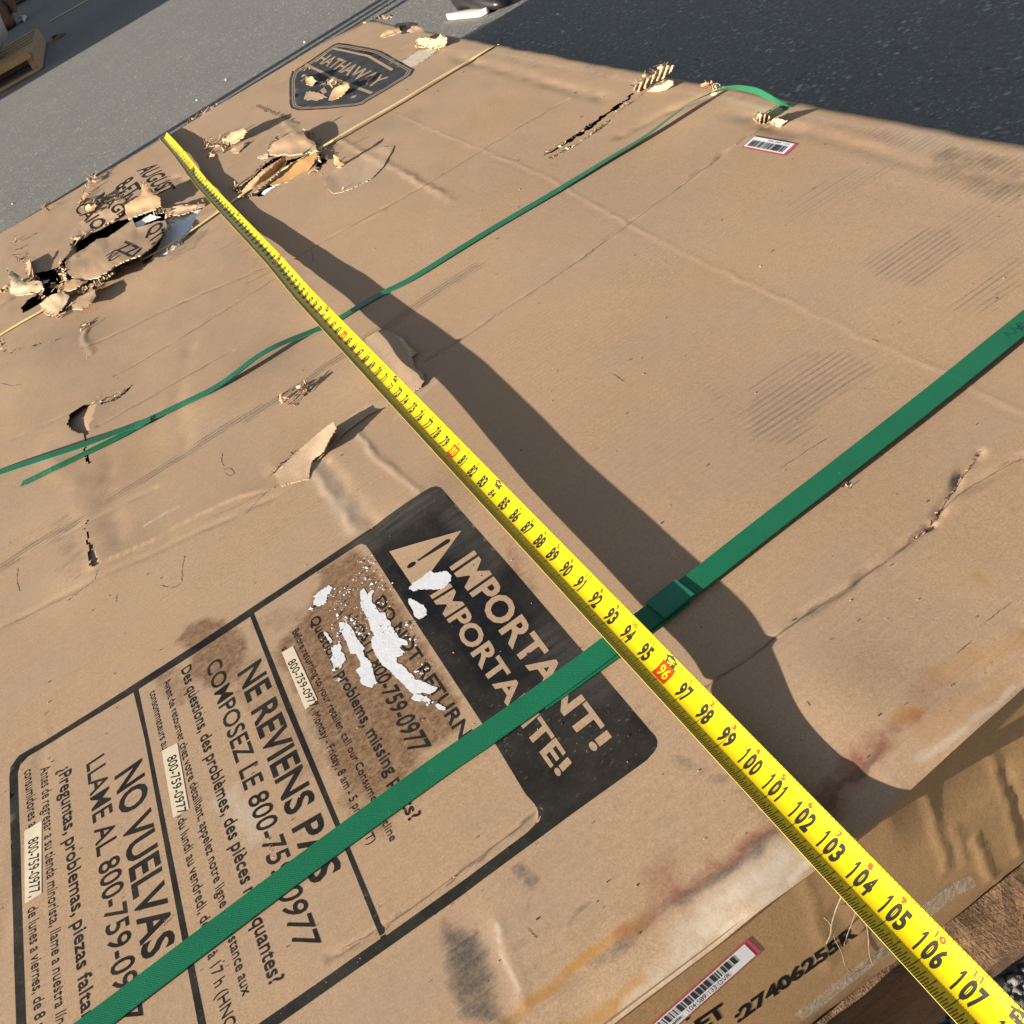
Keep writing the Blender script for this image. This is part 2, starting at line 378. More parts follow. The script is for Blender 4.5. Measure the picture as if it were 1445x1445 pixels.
BULGE = [  # pixel, radius (in), height
    ((600, 715), 1.6, .10), ((130, 800), 2.0, .10), ((110, 700), 3, .08), ((540, 520), 2.2, .10), ((100, 610), 2.0, .10),
    ((480, 210), 4, .15), ((300, 250), 4, .12), ((420, 470), 2.5, -.12), ((300, 570), 3, .1), ((220, 620), 3, -.1),
    ((900, 600), 10, .10), ((1200, 500), 8, -.10), ((1100, 800), 5, .10), ((760, 330), 10, .15), ((60, 520), 4, .15), ((1185, 990), 1.7, .10),
    ((150, 430), 4, -.15), ((1010, 140), 3, .15)]
BULGE = [(P(*q)[:2], r, h) for q, r, h in BULGE]
def HT(x, y):
    """height (inches) of the box top at x, y"""
    x = np.asarray(x, float); y = np.asarray(y, float)
    far = np.clip((y + 75) / 45, 0, 1)
    h = (.040 + .03 * far) * vn(x / 9 + 5, y / 13, 1) + .012 * vn(x / 3.3, y / 4.1, 2) * (1 + far) + .0025 * vn(x / 1.1, y / 1.3, 7) * (1 + 3 * far)
    jx = x + .10 * vn(x * 1.3, y * 1.3, 11); jy = y + .10 * vn(x * 1.3, y * 1.3, 12)
    for pts, hh, w in CREASE:
        a = np.array(pts); lo, hi = a.min(0) - 3.2 * w - .3, a.max(0) + 3.2 * w + .3
        m = (x > lo[0]) & (x < hi[0]) & (y > lo[1]) & (y < hi[1])
        if not m.any(): continue
        xx, yy = jx[m], jy[m]; d = seg_dist(xx, yy, pts)
        h[m] += hh * np.exp(-(d / w) ** 2) * (.75 + .45 * vn(xx * .9, yy * .9, 13))
    for (bx, by), r, hh in BULGE:
        h += hh * np.exp(-((x - bx) ** 2 + (y - by) ** 2) / r ** 2)
    for pts, hh, w in STEP:          # the ply above such a line stands proud of the one below it
        a = np.array(pts); m = (x > a[:, 0].min() - .2) & (x < a[:, 0].max() + .2) & (y > a[:, 1].min() - 1) & (y < a[:, 1].max() + 5 * w)
        if m.any():
            o = np.argsort(a[:, 0]); dy = jy[m] - np.interp(x[m], a[o, 0], a[o, 1])
            h[m] += hh * np.clip(dy / .07 + .5, 0, 1) * np.exp(-np.maximum(dy, 0) / w) * np.clip((x[m] - a[:, 0].min() + .2) / .5, 0, 1) * np.clip((a[:, 0].max() + .2 - x[m]) / 1.5, 0, 1)
    e = np.clip((-101.6 - y) / 1.6, 0, 2); h -= (.34 - .20 * np.clip((x - .3) / 2, 0, 1)) * e ** 2.2 * (1 + .25 * vn(x / 1.5, x * 0, 21))
    e = np.clip((x - 23.45) / .45, 0, 1); h -= .06 * e ** 2
    e = np.clip((y + 1.2) / 1.2, 0, 2); h -= .18 * e ** 2
    c = np.exp(-((x - 24.3) ** 2 + (y - .3) ** 2) / 9); h -= .5 * c
    return h
def H1(x, y): return HT(np.array([x]), np.array([y]))[0]
def top_pt(u, v, dz=0.0):        # pixel -> point lying on the box top
    p = P(u, v); return np.array([p[0], p[1], H1(p[0], p[1]) + dz])

box = thing('cardboard_box', 'huge flat battered brown cardboard carton with torn holes, black print and straps across it', 'cardboard box', (0, -52, -6.1))
HOLES = [  # openings torn right through the board (pixels)
    [(101, 352), (99, 345), (107, 338), (119, 331), (140, 325), (163, 312), (186, 307), (196, 304), (207, 303), (214, 297), (222, 299), (231, 300), (236, 307),
     (243, 303), (262, 299), (285, 293), (277, 305), (269, 326), (262, 335), (248, 348), (232, 362), (212, 366), (205, 372), (196, 366), (175, 376), (150, 388), (128, 396), (100, 400), (80, 380)],
    [(47, 387), (60, 384), (85, 377), (92, 396), (86, 410), (78, 416), (66, 420), (56, 430), (34, 442), (30, 436), (38, 425), (53, 416), (58, 408), (52, 398)],
    [(326, 268), (345, 252), (372, 232), (385, 225), (398, 219), (400, 229), (410, 226), (446, 216), (450, 222), (434, 242), (408, 257), (390, 263), (372, 278), (352, 276), (345, 280), (338, 272)],
    [(556, 34), (575, 31), (591, 33), (590, 43), (568, 49), (572, 39), (556, 40)],
    [(96, 601), (98, 590), (106, 580), (118, 573), (131, 570), (138, 571), (136, 582), (129, 598), (127, 613), (122, 616), (119, 612), (108, 611)],
    [(120, 612), (123, 625), (122, 640), (127, 655), (124, 656), (119, 645), (119, 628)],
    [(141, 570), (150, 567), (160, 564), (168, 559), (178, 550), (190, 540), (187, 545), (174, 557), (162, 567), (148, 570)],
    [(121, 730), (123, 748), (125, 768), (127, 785), (127, 802), (134, 803), (149, 794), (140, 791), (133, 780), (127, 762), (124, 742)],
    [(768, 220), (790, 207), (815, 190), (838, 172), (868, 152), (893, 131), (894, 134), (868, 156), (840, 176), (815, 195), (790, 210)],
    [(446, 228), (452, 220), (462, 222), (463, 232), (455, 238), (446, 238)],
]
HOLES = [[tuple(P(*q)[:2]) for q in h] for h in HOLES]
STAIN = [  # kind, pixels, half width in inches (0 = filled outline), strength
    ('streaks', [(160, 702), (240, 655), (320, 603), (371, 574)], .42, .95), ('streaks', [(350, 590), (420, 545), (488, 499)], .42, .95),
    ('streaks', [(516, 480), (552, 460)], .6, .9), ('streaks', [(549, 462), (599, 425), (640, 400), (672, 382)], .55, .85),
    ('streaks', [(0, 800), (50, 768), (108, 737)], .42, 1), ('streaks', [(0, 775), (60, 745)], .25, .4),
    ('streaks', [(1045, 588), (1073, 627), (1136, 630), (1160, 577), (1252, 516), (1189, 491), (1128, 494), (1060, 540)], 0, .62),
    ('streaks', [(985, 545), (1010, 540), (1080, 600), (1060, 625)], 0, .45),
    ('streaks', [(1205, 372), (1258, 402), (1300, 404), (1372, 345), (1340, 320), (1300, 322)], 0, .66),
    ('streaks', [(1330, 445), (1400, 440), (1445, 400), (1445, 350), (1380, 390)], 0, .5),
    ('streaks', [(1200, 185), (1250, 205), (1400, 245), (1445, 250), (1445, 222), (1330, 196), (1240, 178)], 0, .55),
    ('streaks', [(1280, 235), (1340, 270), (1445, 300), (1445, 262), (1330, 240)], 0, .5),
    ('streaks', [(1110, 320), (1230, 260), (1290, 232), (1200, 235), (1100, 290)], 0, .35),
    ('streaks', [(1290, 340), (1360, 290), (1430, 260), (1445, 330), (1380, 360)], 0, .3),
    ('streaks', [(1270, 1055), (1330, 1000), (1400, 940), (1445, 900), (1445, 880), (1380, 920), (1290, 1005)], 0, .4),
    ('dirt_dark', [(627, 1292), (640, 1300), (662, 1312), (672, 1298), (690, 1342), (714, 1430), (722, 1445), (652, 1445), (632, 1385), (620, 1330)], 0, 1.0),
    ('streaks', [(627, 1292), (640, 1300), (662, 1312), (672, 1298), (690, 1342), (714, 1430), (722, 1445), (652, 1445), (632, 1385), (620, 1330)], 0, .5),
    ('dirt_dark', [(725, 1225), (740, 1235), (770, 1300), (775, 1325), (750, 1300)], 0, .6), ('dirt_dark', [(738, 1222), (752, 1240)], .25, .8),
    ('dirt_dark', [(935, 1062), (960, 1065), (1010, 1090), (1045, 1110), (1010, 1110), (960, 1090)], 0, .75), ('dirt_dark', [(850, 1000), (900, 1010), (930, 1060)], .5, .35),
    ('dirt_dark', [(1060, 1130), (1110, 1160)], .6, .5), ('dirt_dark', [(960, 1270), (1060, 1200), (1095, 1170)], .18, .8),
    ('dirt_dark', [(830, 1370), (900, 1315), (960, 1268)], .16, .6), ('dirt_dark', [(90, 735), (105, 770), (100, 815)], .9, .4),
    ('dirt_dark', [(225, 345), (262, 330), (300, 322), (280, 350), (235, 372)], 0, .55), ('dirt_dark', [(280, 350), (340, 345), (390, 370)], 1.2, .3),
    ('dirt_dark', [(390, 690), (300, 735), (200, 780), (130, 815)], .5, .25), ('dirt_dark', [(490, 600), (550, 556)], .5, .3),
    ('dirt_dark', [(870, 62), (1000, 130), (1100, 160)], .8, .25), ('dirt_dark', [(700, 75), (800, 105)], .8, .3), ('dirt_dark', [(830, 97), (858, 106)], .6, .5),
    ('dirt_dark', [(1380, 240), (1445, 275)], 1.2, .5), ('dirt_dark', [(1330, 225), (1360, 235)], .9, .5),
    ('dirt_dark', [(1040, 1000), (1000, 1030)], .5, .15), ('dirt_dark', [(990, 975), (1045, 938), (1135, 872), (1240, 800), (1310, 742)], .07, .9),  # the narrow strokes from here on follow crease lines and darken them
    ('dirt_dark', [(600, 511), (640, 488), (700, 448), (777, 399), (847, 350)], .09, .6), ('dirt_dark', [(847, 350), (949, 274), (1018, 221)], .12, .35),
    ('dirt_dark', [(470, 1350), (560, 1297), (640, 1238), (755, 1150)], .06, .8), ('dirt_dark', [(800, 1300), (830, 1278)], .1, .6),
    ('dirt_dark', [(120, 492), (262, 425), (400, 365)], .1, .55), ('dirt_dark', [(163, 530), (270, 468), (388, 392)], .1, .55), ('dirt_dark', [(138, 603), (230, 550), (327, 494)], .09, .6),
    ('dirt_dark', [(350, 398), (500, 317), (599, 263), (720, 190)], .12, .4), ('dirt_dark', [(700, 212), (800, 165), (860, 125)], .12, .3),
    ('dirt_dark', [(1322, 728), (1350, 700), (1420, 655), (1445, 645)], .07, .5), ('dirt_dark', [(1345, 690), (1380, 640)], .06, .6),
    ('dirt_dark', [(1195, 795), (1205, 800)], .25, .4), ('dirt_dark', [(735, 1330), (760, 1380)], .3, .3),
    ('dirt_dark', [(880, 195), (960, 160), (1000, 140)], .6, .3), ('dirt_dark', [(640, 470), (700, 440)], .5, .15),
    ('wet', [(243, 908), (262, 880), (290, 870), (318, 872), (352, 900), (350, 935), (330, 965), (300, 975), (262, 955), (270, 925)], 0, .95),
    ('wet', [(205, 950), (250, 935), (285, 985), (255, 1000), (225, 985)], 0, .65),
    ('wet', [(430, 862), (455, 800), (505, 775), (545, 815), (590, 890), (650, 985), (655, 1030), (600, 1060), (565, 1120), (510, 1140), (470, 1090), (420, 985), (385, 920)], 0, .95),
    ('wet', [(470, 900), (520, 1000), (560, 1090)], 1.2, .7), ('wet', [(340, 940), (380, 1000), (430, 1080)], .9, .55), ('wet', [(370, 880), (420, 870)], .7, .5),
    ('wet', [(705, 740), (730, 770), (770, 840), (745, 850), (715, 800)], 0, .55), ('wet', [(560, 770), (600, 800), (640, 860)], 1.2, .6), ('wet', [(690, 830), (780, 950)], 1.2, .4),
    ('wet', [(500, 1120), (540, 1150)], .7, .6), ('wet', [(300, 900), (330, 960)], .5, .8),
    ('inkwet', [(545, 800), (590, 770), (640, 740), (690, 800), (760, 880), (800, 930), (740, 960), (690, 980), (620, 900), (570, 850)], 0, 1), ('inkdust', [(515, 765), (560, 735), (600, 705), (625, 700)], .8, .9), ('inkdust', [(650, 760), (690, 800)], .7, .6), ('inkdust', [(770, 905), (850, 960)], .8, .6), ('inkdust', [(640, 720), (660, 750)], .5, .7),
    ('ochre', [(716, 1442), (745, 1415), (800, 1376), (840, 1345), (868, 1326)], .13, .8), ('ochre', [(868, 1326), (905, 1300)], .15, .7),
    ('ochre', [(835, 1425), (870, 1400), (905, 1372)], .12, .7), ('ochre', [(790, 1445), (835, 1425)], .16, .6),
    ('ochre', [(1290, 1012), (1350, 985), (1445, 935), (1445, 975), (1390, 1010), (1310, 1060), (1280, 1040)], 0, .3), ('ochre', [(1270, 1012), (1292, 1005)], .2, .7),
    ('ochre', [(1380, 812), (1395, 822)], .12, .5), ('ochre', [(1330, 950), (1445, 900)], .3, .35), ('ochre', [(820, 958), (850, 960)], .2, .7), ('ochre', [(460, 220), (480, 215)], .4, .3),
    ('ochre', [(470, 262), (500, 235)], .7, .35), ('ochre', [(560, 790), (1100, 1060)], .01, 0), ('ochre', [(1380, 1110), (1400, 1090)], .2, .4),
    ('red', [(880, 1322), (930, 1285), (985, 1240), (1005, 1222)], .22, .55), ('red', [(935, 1235), (940, 1262)], .5, .45), ('red', [(1000, 1228), (1050, 1195), (1090, 1168)], .16, .7),
    ('red', [(1160, 1145), (1200, 1085), (1240, 1055)], .35, .75), ('red', [(1235, 1055), (1290, 1010)], .22, .55), ('red', [(1300, 980), (1325, 965)], .35, .35),
    ('red', [(905, 1300), (960, 1258)], .2, .5), ('red', [(1120, 1040), (1180, 1130)], .2, .1),
    ('dirt_dark', [(1150, 1150), (1215, 1085), (1245, 1055)], .14, .8),
    ('pale', [(850, 1445), (890, 1400), (960, 1290), (1060, 1210), (1105, 1180), (1140, 1195), (1100, 1240), (990, 1320), (900, 1400)], 0, .62),
    ('pale', [(870, 1410), (960, 1350), (1100, 1240), (1185, 1165)], .12, .7), ('pale', [(1300, 1068), (1380, 1020), (1445, 975)], .12, .4),
    ('pale', [(1260, 180), (1330, 205)], .6, .2), ('pale', [(205, 741), (250, 717)], .06, .9),
    ('pale', [(700, 1305), (712, 1340), (735, 1400)], .05, .6), ('pale', [(500, 610), (560, 665), (594, 696)], .05, .4), ('pale', [(450, 660), (480, 710), (500, 745)], .5, .3),
     ('pale', [(320, 1130), (360, 1170)], .5, .5),
    ('pale', [(945, 275), (1000, 240)], .08, .2), ('pale', [(590, 560), (560, 590), (620, 535)], .2, .2),
    ('pale', [(620, 70), (700, 75), (850, 105), (1000, 140), (1445, 222)], .2, .2),
]
def stain(kind, x, y):
    out = np.zeros(len(x))
    for kd, px, w, s in STAIN:
        if kd != kind: continue
        pts = [tuple(P(*q)[:2]) for q in px]; a = np.array(pts); pad = max(w * 2.2, .8)
        lo, hi = a.min(0) - pad, a.max(0) + pad
        m = (x > lo[0]) & (x < hi[0]) & (y > lo[1]) & (y < hi[1])
        if not m.any(): continue
        xx = x[m] + .16 * vn(x[m] * 2.1, y[m] * 2.1, 41) * min(1, pad); yy = y[m] + .16 * vn(x[m] * 2.1, y[m] * 2.1, 42) * min(1, pad)
        if w > 0: val = np.clip(1.5 - 1.1 * seg_dist(xx, yy, pts) / w, 0, 1)
        else:
            d = seg_dist(xx, yy, pts + [pts[0]]); val = np.where(inside(xx, yy, pts), np.clip(.45 + d / .5, 0, 1), np.clip(.45 - d / .45, 0, 1))
        out[m] = np.maximum(out[m], val * s)
    return out
def box_top():
    ys = [YN]
    while ys[-1] < -.02:
        t = (ys[-1] - YN) / 103; ys.append(ys[-1] + .075 + .13 * t)
    ys = np.array(ys); ys[-1] = 0.0; xs = np.arange(XL, XR + .001, .1)
    X, Y = np.meshgrid(xs, ys); shp = X.shape; x = X.ravel().copy(); y = Y.ravel().copy()
    z = HT(x, y)
    # the near rim bulges out towards the viewer right of the tape
    k = np.clip((-101.9 - y) / 1.3, 0, 1) ** 2
    bul = -.42 * np.clip((x - 2.0) / 4.0, 0, 1) + .03 * vn(x / 2.7, x * 0 + 3, 31) * np.clip(x - .6, 0, 1)
    yw = y - bul * k
    # ragged far and right rims
    yw += np.clip((y + .6) / .6, 0, 1) * (.12 * vn(x * 1.2, x * 0, 33) + .10 * vn(x * 4, x * 0, 34))
    xw = x + np.clip((x - 23.3) / .6, 0, 1) * (.06 * vn(y * .8, y * 0, 35))
    A = {k: stain(k, x, y) for k in ('streaks', 'dirt_dark', 'wet', 'ochre', 'red', 'pale')}
    far = np.clip((y + 45) / 30, 0, 1)
    A['dirt_dark'] = np.maximum(A['dirt_dark'], .12 * np.clip(vn(x / 4, y / 6, 51) + .2, 0, 1) * (1 - far))
    A['streaks'] = np.maximum(A['streaks'], .26 * np.clip(vn(x / 7, y / 2.2, 52) + vn(x / 3, y / .8, 53) * .5, 0, 1) * np.clip(1 - (x - -2) / 6, .25, 1))
    n, m_ = shp; i = np.arange(n * m_).reshape(n, m_)
    f = np.stack([i[:-1, :-1], i[:-1, 1:], i[1:, 1:], i[1:, :-1]], -1).reshape(-1, 4)
    cx, cy = x[f].mean(1), y[f].mean(1); jx = cx + .13 * vn(cx * 3, cy * 3, 61); jy = cy + .2 * vn(cx * 3, cy * 2, 62)
    keep = np.ones(len(f), bool)
    for h in HOLES:
        a = np.array(h); mm = (cx > a[:, 0].min()) & (cx < a[:, 0].max()) & (cy > a[:, 1].min()) & (cy < a[:, 1].max())
        q = np.zeros(len(f), bool); q[mm] = inside(jx[mm], jy[mm], h); keep &= ~q
    o = mk('top_panel', np.c_[xw, yw, z], f[keep], K, box, True, attrs=A)
    return xs, z.reshape(shp), ys
xs_top, z_top, GRID_Y = box_top()
def HM(x, y):                    # height of the built top mesh (between its grid points)
    x = np.asarray(x, float); y = np.asarray(y, float)
    i = np.clip(np.searchsorted(GRID_Y, y) - 1, 0, len(GRID_Y) - 2); j = np.clip(np.searchsorted(xs_top, x) - 1, 0, len(xs_top) - 2)
    a = np.clip((x - xs_top[j]) / (xs_top[j + 1] - xs_top[j]), 0, 1); b2 = np.clip((y - GRID_Y[i]) / (GRID_Y[i + 1] - GRID_Y[i]), 0, 1)
    return (z_top[i, j] * (1 - a) + z_top[i, j + 1] * a) * (1 - b2) + (z_top[i + 1, j] * (1 - a) + z_top[i + 1, j + 1] * a) * b2

FRIDGE = [(((1308, 1117), (1335, 1222)), -.10, .14), (((1374, 1180), (1399, 1239)), -.12, .13), (((1402, 1059), (1440, 1203)), -.09, .12),
          (((1345, 1165), (1362, 1215)), -.07, .1), (((1136, 1239), (1170, 1362)), -.05, .13), (((1180, 1280), (1200, 1330)), .05, .2), (((1420, 1090), (1445, 1180)), .10, .2),
          (((1150, 1265), (1190, 1240)), -.03, .06), (((1340, 1230), (1445, 1150)), .03, .1), (((1080, 1400), (1160, 1345)), -.03, .2), (((1290, 1290), (1345, 1250)), .04, .12)]
def FY(x, z):                    # the front side of the box: y at x, z
    x = np.asarray(x, float); z = np.asarray(z, float)
    y = -103.12 + .010 * vn(x / 4, z / 3, 1)
    for (a, b), h, w in FRIDGE:
        A = PY(*a, -103.1); B = PY(*b, -103.1)
        y = y + .22 * h * np.exp(-(seg_dist(x + .04 * vn(z * 2, x * 0, 5), z, [(A[0], A[2]), (B[0], B[2])]) / w) ** 2)
    y = y + .46 * np.clip((x - 1.8) / 4.4, 0, 1) * np.clip((z + 2.4) / 2.1, 0, 1)
    return y + .10 * np.clip((-4.9 - z), 0, 1) ** 2 * (.6 + .6 * vn(x * .5, x * 0, 8))
def front_face():
    xs = np.arange(XL + .1, 24.0, .12); zs = np.linspace(-5.85, -.25, 60)
    X, Z = np.meshgrid(xs, zs); x, z = X.ravel(), Z.ravel(); y = FY(x, z)
    zz = z + np.clip((-5.2 - z) / .6, 0, 1) * (.10 * vn(x * .7, x * 0, 9) + .035 * vn(x * 4, x * 0, 10))
    n, m = X.shape; i = np.arange(n * m).reshape(n, m)
    f = np.stack([i[:-1, :-1], i[:-1, 1:], i[1:, 1:], i[1:, :-1]], -1).reshape(-1, 4)
    dirt_dark = .5 * np.clip(vn(x / 1.3, z / 1.1, 11), 0, 1) * np.clip((-2 - z) / 3, 0, 1)
    mk('front_panel', np.c_[x, y, zz], f, KF, box, True, attrs={'dirt_dark': dirt_dark})
front_face()
def side(name, a, b, z0=-5.85, z1=-.30):
    a = np.array(a, float); b = np.array(b, float); n = 120; t = np.linspace(0, 1, n); zs = np.linspace(z0, z1, 14)
    d = (b - a) / np.linalg.norm(b - a); nn = np.array([d[1], -d[0]])
    T, Z = np.meshgrid(t, zs); q = a + (b - a) * T.ravel()[:, None]; z = Z.ravel()
    off = .12 * vn(T.ravel() * 14, z / 2, len(name)) - .25 * np.sin((z - z0) / (z1 - z0) * np.pi) * 0
    i = np.arange(T.size).reshape(T.shape); f = np.stack([i[:-1, :-1], i[:-1, 1:], i[1:, 1:], i[1:, :-1]], -1).reshape(-1, 4)
    mk(name, np.c_[q + nn * off[:, None], z], f, KF, box, True)
side('side_panel', (23.75, -103), (23.75, -.2)); side('back_panel', (23.7, -.15), (-26.9, -.15)); side('side_panel', (-26.9, -.2), (-26.9, -103))
b = MB(); b.box((-1.6, -51.6, -5.75), (50.4, 102.6, .15)); b.build('bottom_panel', KI, box)
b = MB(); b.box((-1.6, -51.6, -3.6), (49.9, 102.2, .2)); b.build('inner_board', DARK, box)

# ------------------------------------------------------------------ torn board: sheets, crumbs, flutes
def idw(q, pts, z):
    d = np.hypot(q[:, None, 0] - pts[None, :, 0], q[:, None, 1] - pts[None, :, 1]) ** 2 + 1e-3
    w = 1 / d ** 1.4; return (w * z[None]).sum(1) / w.sum(1)
def sheet(name, out, mats, t=.12, jag=1.0, sp=4.0, wob=.05, parent=box, seed=0, ridge=None):
    """a torn piece of board: outline of (u, v, height above box top), own thickness, ragged rim"""
    o = np.array(out, float); ring = []; rngm = np.random.RandomState(seed + len(out) * 7)
    sp = sp * .75
    for a, b2 in zip(o, np.roll(o, -1, 0)):
        L = np.hypot(*(b2 - a)[:2]); k = max(1, int(L / 2.0))
        for i in range(k):
            p = a + (b2 - a) * i / k
            if i: p[:2] += rngm.normal(0, .62 * jag, 2)
            ring.append(p)
    ring = np.array(ring); v, tr, bd = fill(ring[:, :2], sp=sp, step=99)
    zz = idw(v, ring[:, :2], ring[:, 2]); n = len(v)
    g0 = PP(v); base = HT(g0[:, 0], g0[:, 1])
    c0 = o[:, :2].mean(0); ipp = np.linalg.norm(P(c0[0] + 1, c0[1]) - P(*c0)); kw = wob * min(1, ipp / .075) * .25; t = t * .62
    zz = zz + kw * vn(v[:, 0] / 9, v[:, 1] / 8, seed) + kw * .35 * vn(v[:, 0] / 4.5, v[:, 1] / 4, seed + 1)
    if ridge: zz = zz + ridge[0] * np.sin((v[:, 0] * ridge[1] + v[:, 1] * ridge[2]))
    p = PP(v, base + zz)
    e1 = p[tr[:, 1]] - p[tr[:, 0]]; e2 = p[tr[:, 2]] - p[tr[:, 0]]; fn = np.cross(e1, e2); vv = CC - p[tr[:, 0]]
    if (fn * vv).sum(1).sum() < 0: tr = tr[:, ::-1]; bd = [(b_, a_) for a_, b_ in bd]; fn = -fn
    nv_ = np.zeros((n, 3))
    for k in range(3): np.add.at(nv_, tr[:, k], fn)
    nv_ /= np.linalg.norm(nv_, axis=1)[:, None] + 1e-9
    q = p - nv_ * t; m = len(bd)
    side_v = []; side_f = []
    for k, (a_, b_) in enumerate(bd):
        s0 = 2 * n + 4 * k; side_v += [p[b_], p[a_], q[a_], q[b_]]; side_f.append((s0, s0 + 1, s0 + 2, s0 + 3))
    F = [tuple(x) for x in tr] + [tuple(x[::-1] + n) for x in tr] + side_f
    fm = [0] * len(tr) + [1] * len(tr) + [2] * m
    return mk(name, np.vstack([p, q, np.array(side_v)]), F, mats, parent, True, fm), (lambda uv: idw(np.asarray(uv, float), ring[:, :2], ring[:, 2]))
TM = (K, KI, RAW); TI = (KI, K, RAW); TO = (KO, KI, RAW); TF = (FOAM, FOAM, FOAM); TP = (KT, KI, RAW); TR = (RAW, KI, RAW)
def crumbs(name, px, n, size, zmax, seed, mats=None, spread=2.0, parent=box):
    """ragged paper fibres and curled bits along a torn line"""
    r = np.random.RandomState(seed); px = np.array(px, float); L = np.r_[0, np.cumsum(np.hypot(*np.diff(px, axis=0).T))]
    V = []; F = []; M = []
    for k in range(int(n * .75)):
        t = r.uniform(0, L[-1]); i = min(np.searchsorted(L, t, 'right') - 1, len(px) - 2); a = (t - L[i]) / (L[i + 1] - L[i] + 1e-9)
        u, v = px[i] + (px[i + 1] - px[i]) * a + r.normal(0, spread, 2); c = P(u, v); c[2] = H1(c[0], c[1]) + r.uniform(-.05, zmax * .6)
        s = size * .72 * r.uniform(.25, 1.15); d1 = r.normal(0, 1, 3); d1[2] *= .45; d1 /= np.linalg.norm(d1); e0 = r.normal(0, 1, 3) * np.array([.35, .35, 1]); d2 = np.cross(d1, e0); d2 /= np.linalg.norm(d2)
        d3 = np.cross(d1, d2); a1 = s * r.uniform(.8, 2.2); a2 = s * r.uniform(.12, .5); tk = s * .05; bend = r.uniform(-.5, .5) * a1
        c[2] = max(c[2], H1(c[0], c[1]) + abs(d1[2]) * a1 * .3)
        q = [c - d1 * a1 - d2 * a2 * r.uniform(.4, 1), c - d1 * a1 * .8 + d2 * a2, c + d3 * bend + d2 * a2 * r.uniform(.6, 1.2), c + d1 * a1 + d2 * a2 * .5 + d3 * bend * .3, c + d1 * a1 * .9 - d2 * a2, c + d3 * bend - d2 * a2]
        b0 = len(V); V += q + [x - d3 * tk for x in q]; m = r.choice([0, 1, 1, 2, 2])
        F += [(b0, b0 + 5, b0 + 2, b0 + 1), (b0 + 5, b0 + 4, b0 + 3, b0 + 2), (b0 + 7, b0 + 8, b0 + 11, b0 + 6), (b0 + 8, b0 + 9, b0 + 10, b0 + 11)]
        F += [(b0 + j, b0 + (j + 1) % 6, b0 + 6 + (j + 1) % 6, b0 + 6 + j) for j in range(6)]; M += [m] * 10
    return tag(mk(name, V, F, mats or (RAW, KI, K), parent, False, M), kind='stuff')
def flutes(name, a, b2, wpx, z0, z1, n, amp, seed=0, mat_=None, parent=box):
    """exposed corrugation: a wavy paper strip between two pixels, wpx wide"""
    a = np.array(a, float); b2 = np.array(b2, float); d = b2 - a; wv = np.array(wpx, float); V = []; F = []; m = n * 8; r = np.random.RandomState(seed)
    jit = r.uniform(-1, 1, (m + 1, 4))
    for i in range(m + 1):
        t = i / m; z = z0 + (z1 - z0) * t
        for k, s in enumerate((-.5, .5)):
            u = a + d * t + wv * s * (.65 + .35 * jit[i // 6, 2]) + jit[i // 4, k * 2:k * 2 + 2] * 1.0
            c = P(*u); zz = H1(c[0], c[1]) + max(.02, z + amp * math.sin(t * n * 2 * math.pi + jit[i // 8, 1]) * (.6 + .5 * jit[i // 8, 0]) + .03 * s * wv[1])
            V += [P(u[0], u[1], zz), P(u[0], u[1], zz) - np.array([0, .02, .04])]
        if i:
            o = 4 * (i - 1); p = 4 * i
            F += [(o, p, p + 2, o + 2), (o + 1, o + 3, p + 3, p + 1), (o, o + 1, p + 1, p), (o + 2, p + 2, p + 3, o + 3)]
    return mk(name, V, F, mat_ or RAW, parent, False)

# A. the big burst at the far left
_, ZFL = sheet('torn_flap', [(91, 370, .25), (106, 358, .2), (120, 350, .15), (138, 337, .12), (152, 335, .1), (168, 324, .1), (187, 309, .12), (192, 321, .2), (205, 318, .3), (222, 312, .35), (233, 311, .4),
                    (236, 320, .5), (227, 334, .7), (214, 348, .8), (198, 360, .85), (178, 367, .9), (160, 376, .9), (150, 384, .85), (138, 391, .8), (118, 396, .6), (104, 393, .5), (95, 385, .4)], TM, .14, .5, 3.0, .05, seed=3)
sheet('torn_flap', [(176, 290, .6), (186, 283, .8), (200, 275, 1.0), (199, 256, 1.5), (204, 257, 1.4), (212, 270, 1.1), (226, 279, .9), (227, 291, .7), (213, 297, .5), (196, 303, .35), (181, 310, .2), (177, 300, .4)], TI, .12, .8, 2.5, .10, seed=5)
_, ZF3 = sheet('torn_flap', [(110, 315, .1), (130, 302, .2), (150, 295, .35), (166, 285, .4), (176, 288, .4), (172, 300, .3), (160, 311, .15), (135, 323, .05), (104, 337, .05), (98, 334, .05)], TM, .14, .7, 3.0, .06, seed=6)
sheet('torn_flap', [(238, 300, .25), (244, 292, .35), (255, 289, .45), (275, 289, .3), (293, 286, .1), (286, 291, .1), (270, 298, .15), (252, 304, .2), (244, 303, .2)], TM, .10, .8, 2.5, .06, seed=7)
sheet('foam_sheet', [(185, 323, .0), (189, 316, 0), (212, 302, 0), (226, 306, 0), (208, 313, 0), (190, 327, 0)], TF, .08, .6, 3, .04, seed=8)
sheet('foam_sheet', [(233, 311, -.25), (246, 303, -.2), (262, 298, -.15), (284, 294, -.1), (284, 306, -.15), (272, 322, -.2), (262, 336, -.2), (248, 350, -.2), (232, 364, -.25), (212, 367, -.25), (222, 352, -.3), (230, 335, -.3)], TF, .06, .8, 3.5, .16, seed=9)
sheet('torn_flap', [(99, 424, .15), (118, 416, .3), (134, 408, .45), (135, 418, .5), (128, 428, .55), (114, 437, .5), (102, 436, .3)], TM, .10, .5, 2.5, .08, seed=10)
flutes('corrugation', (116, 408), (140, 396), (5, 9), .35, .6, 8, .10, 1)
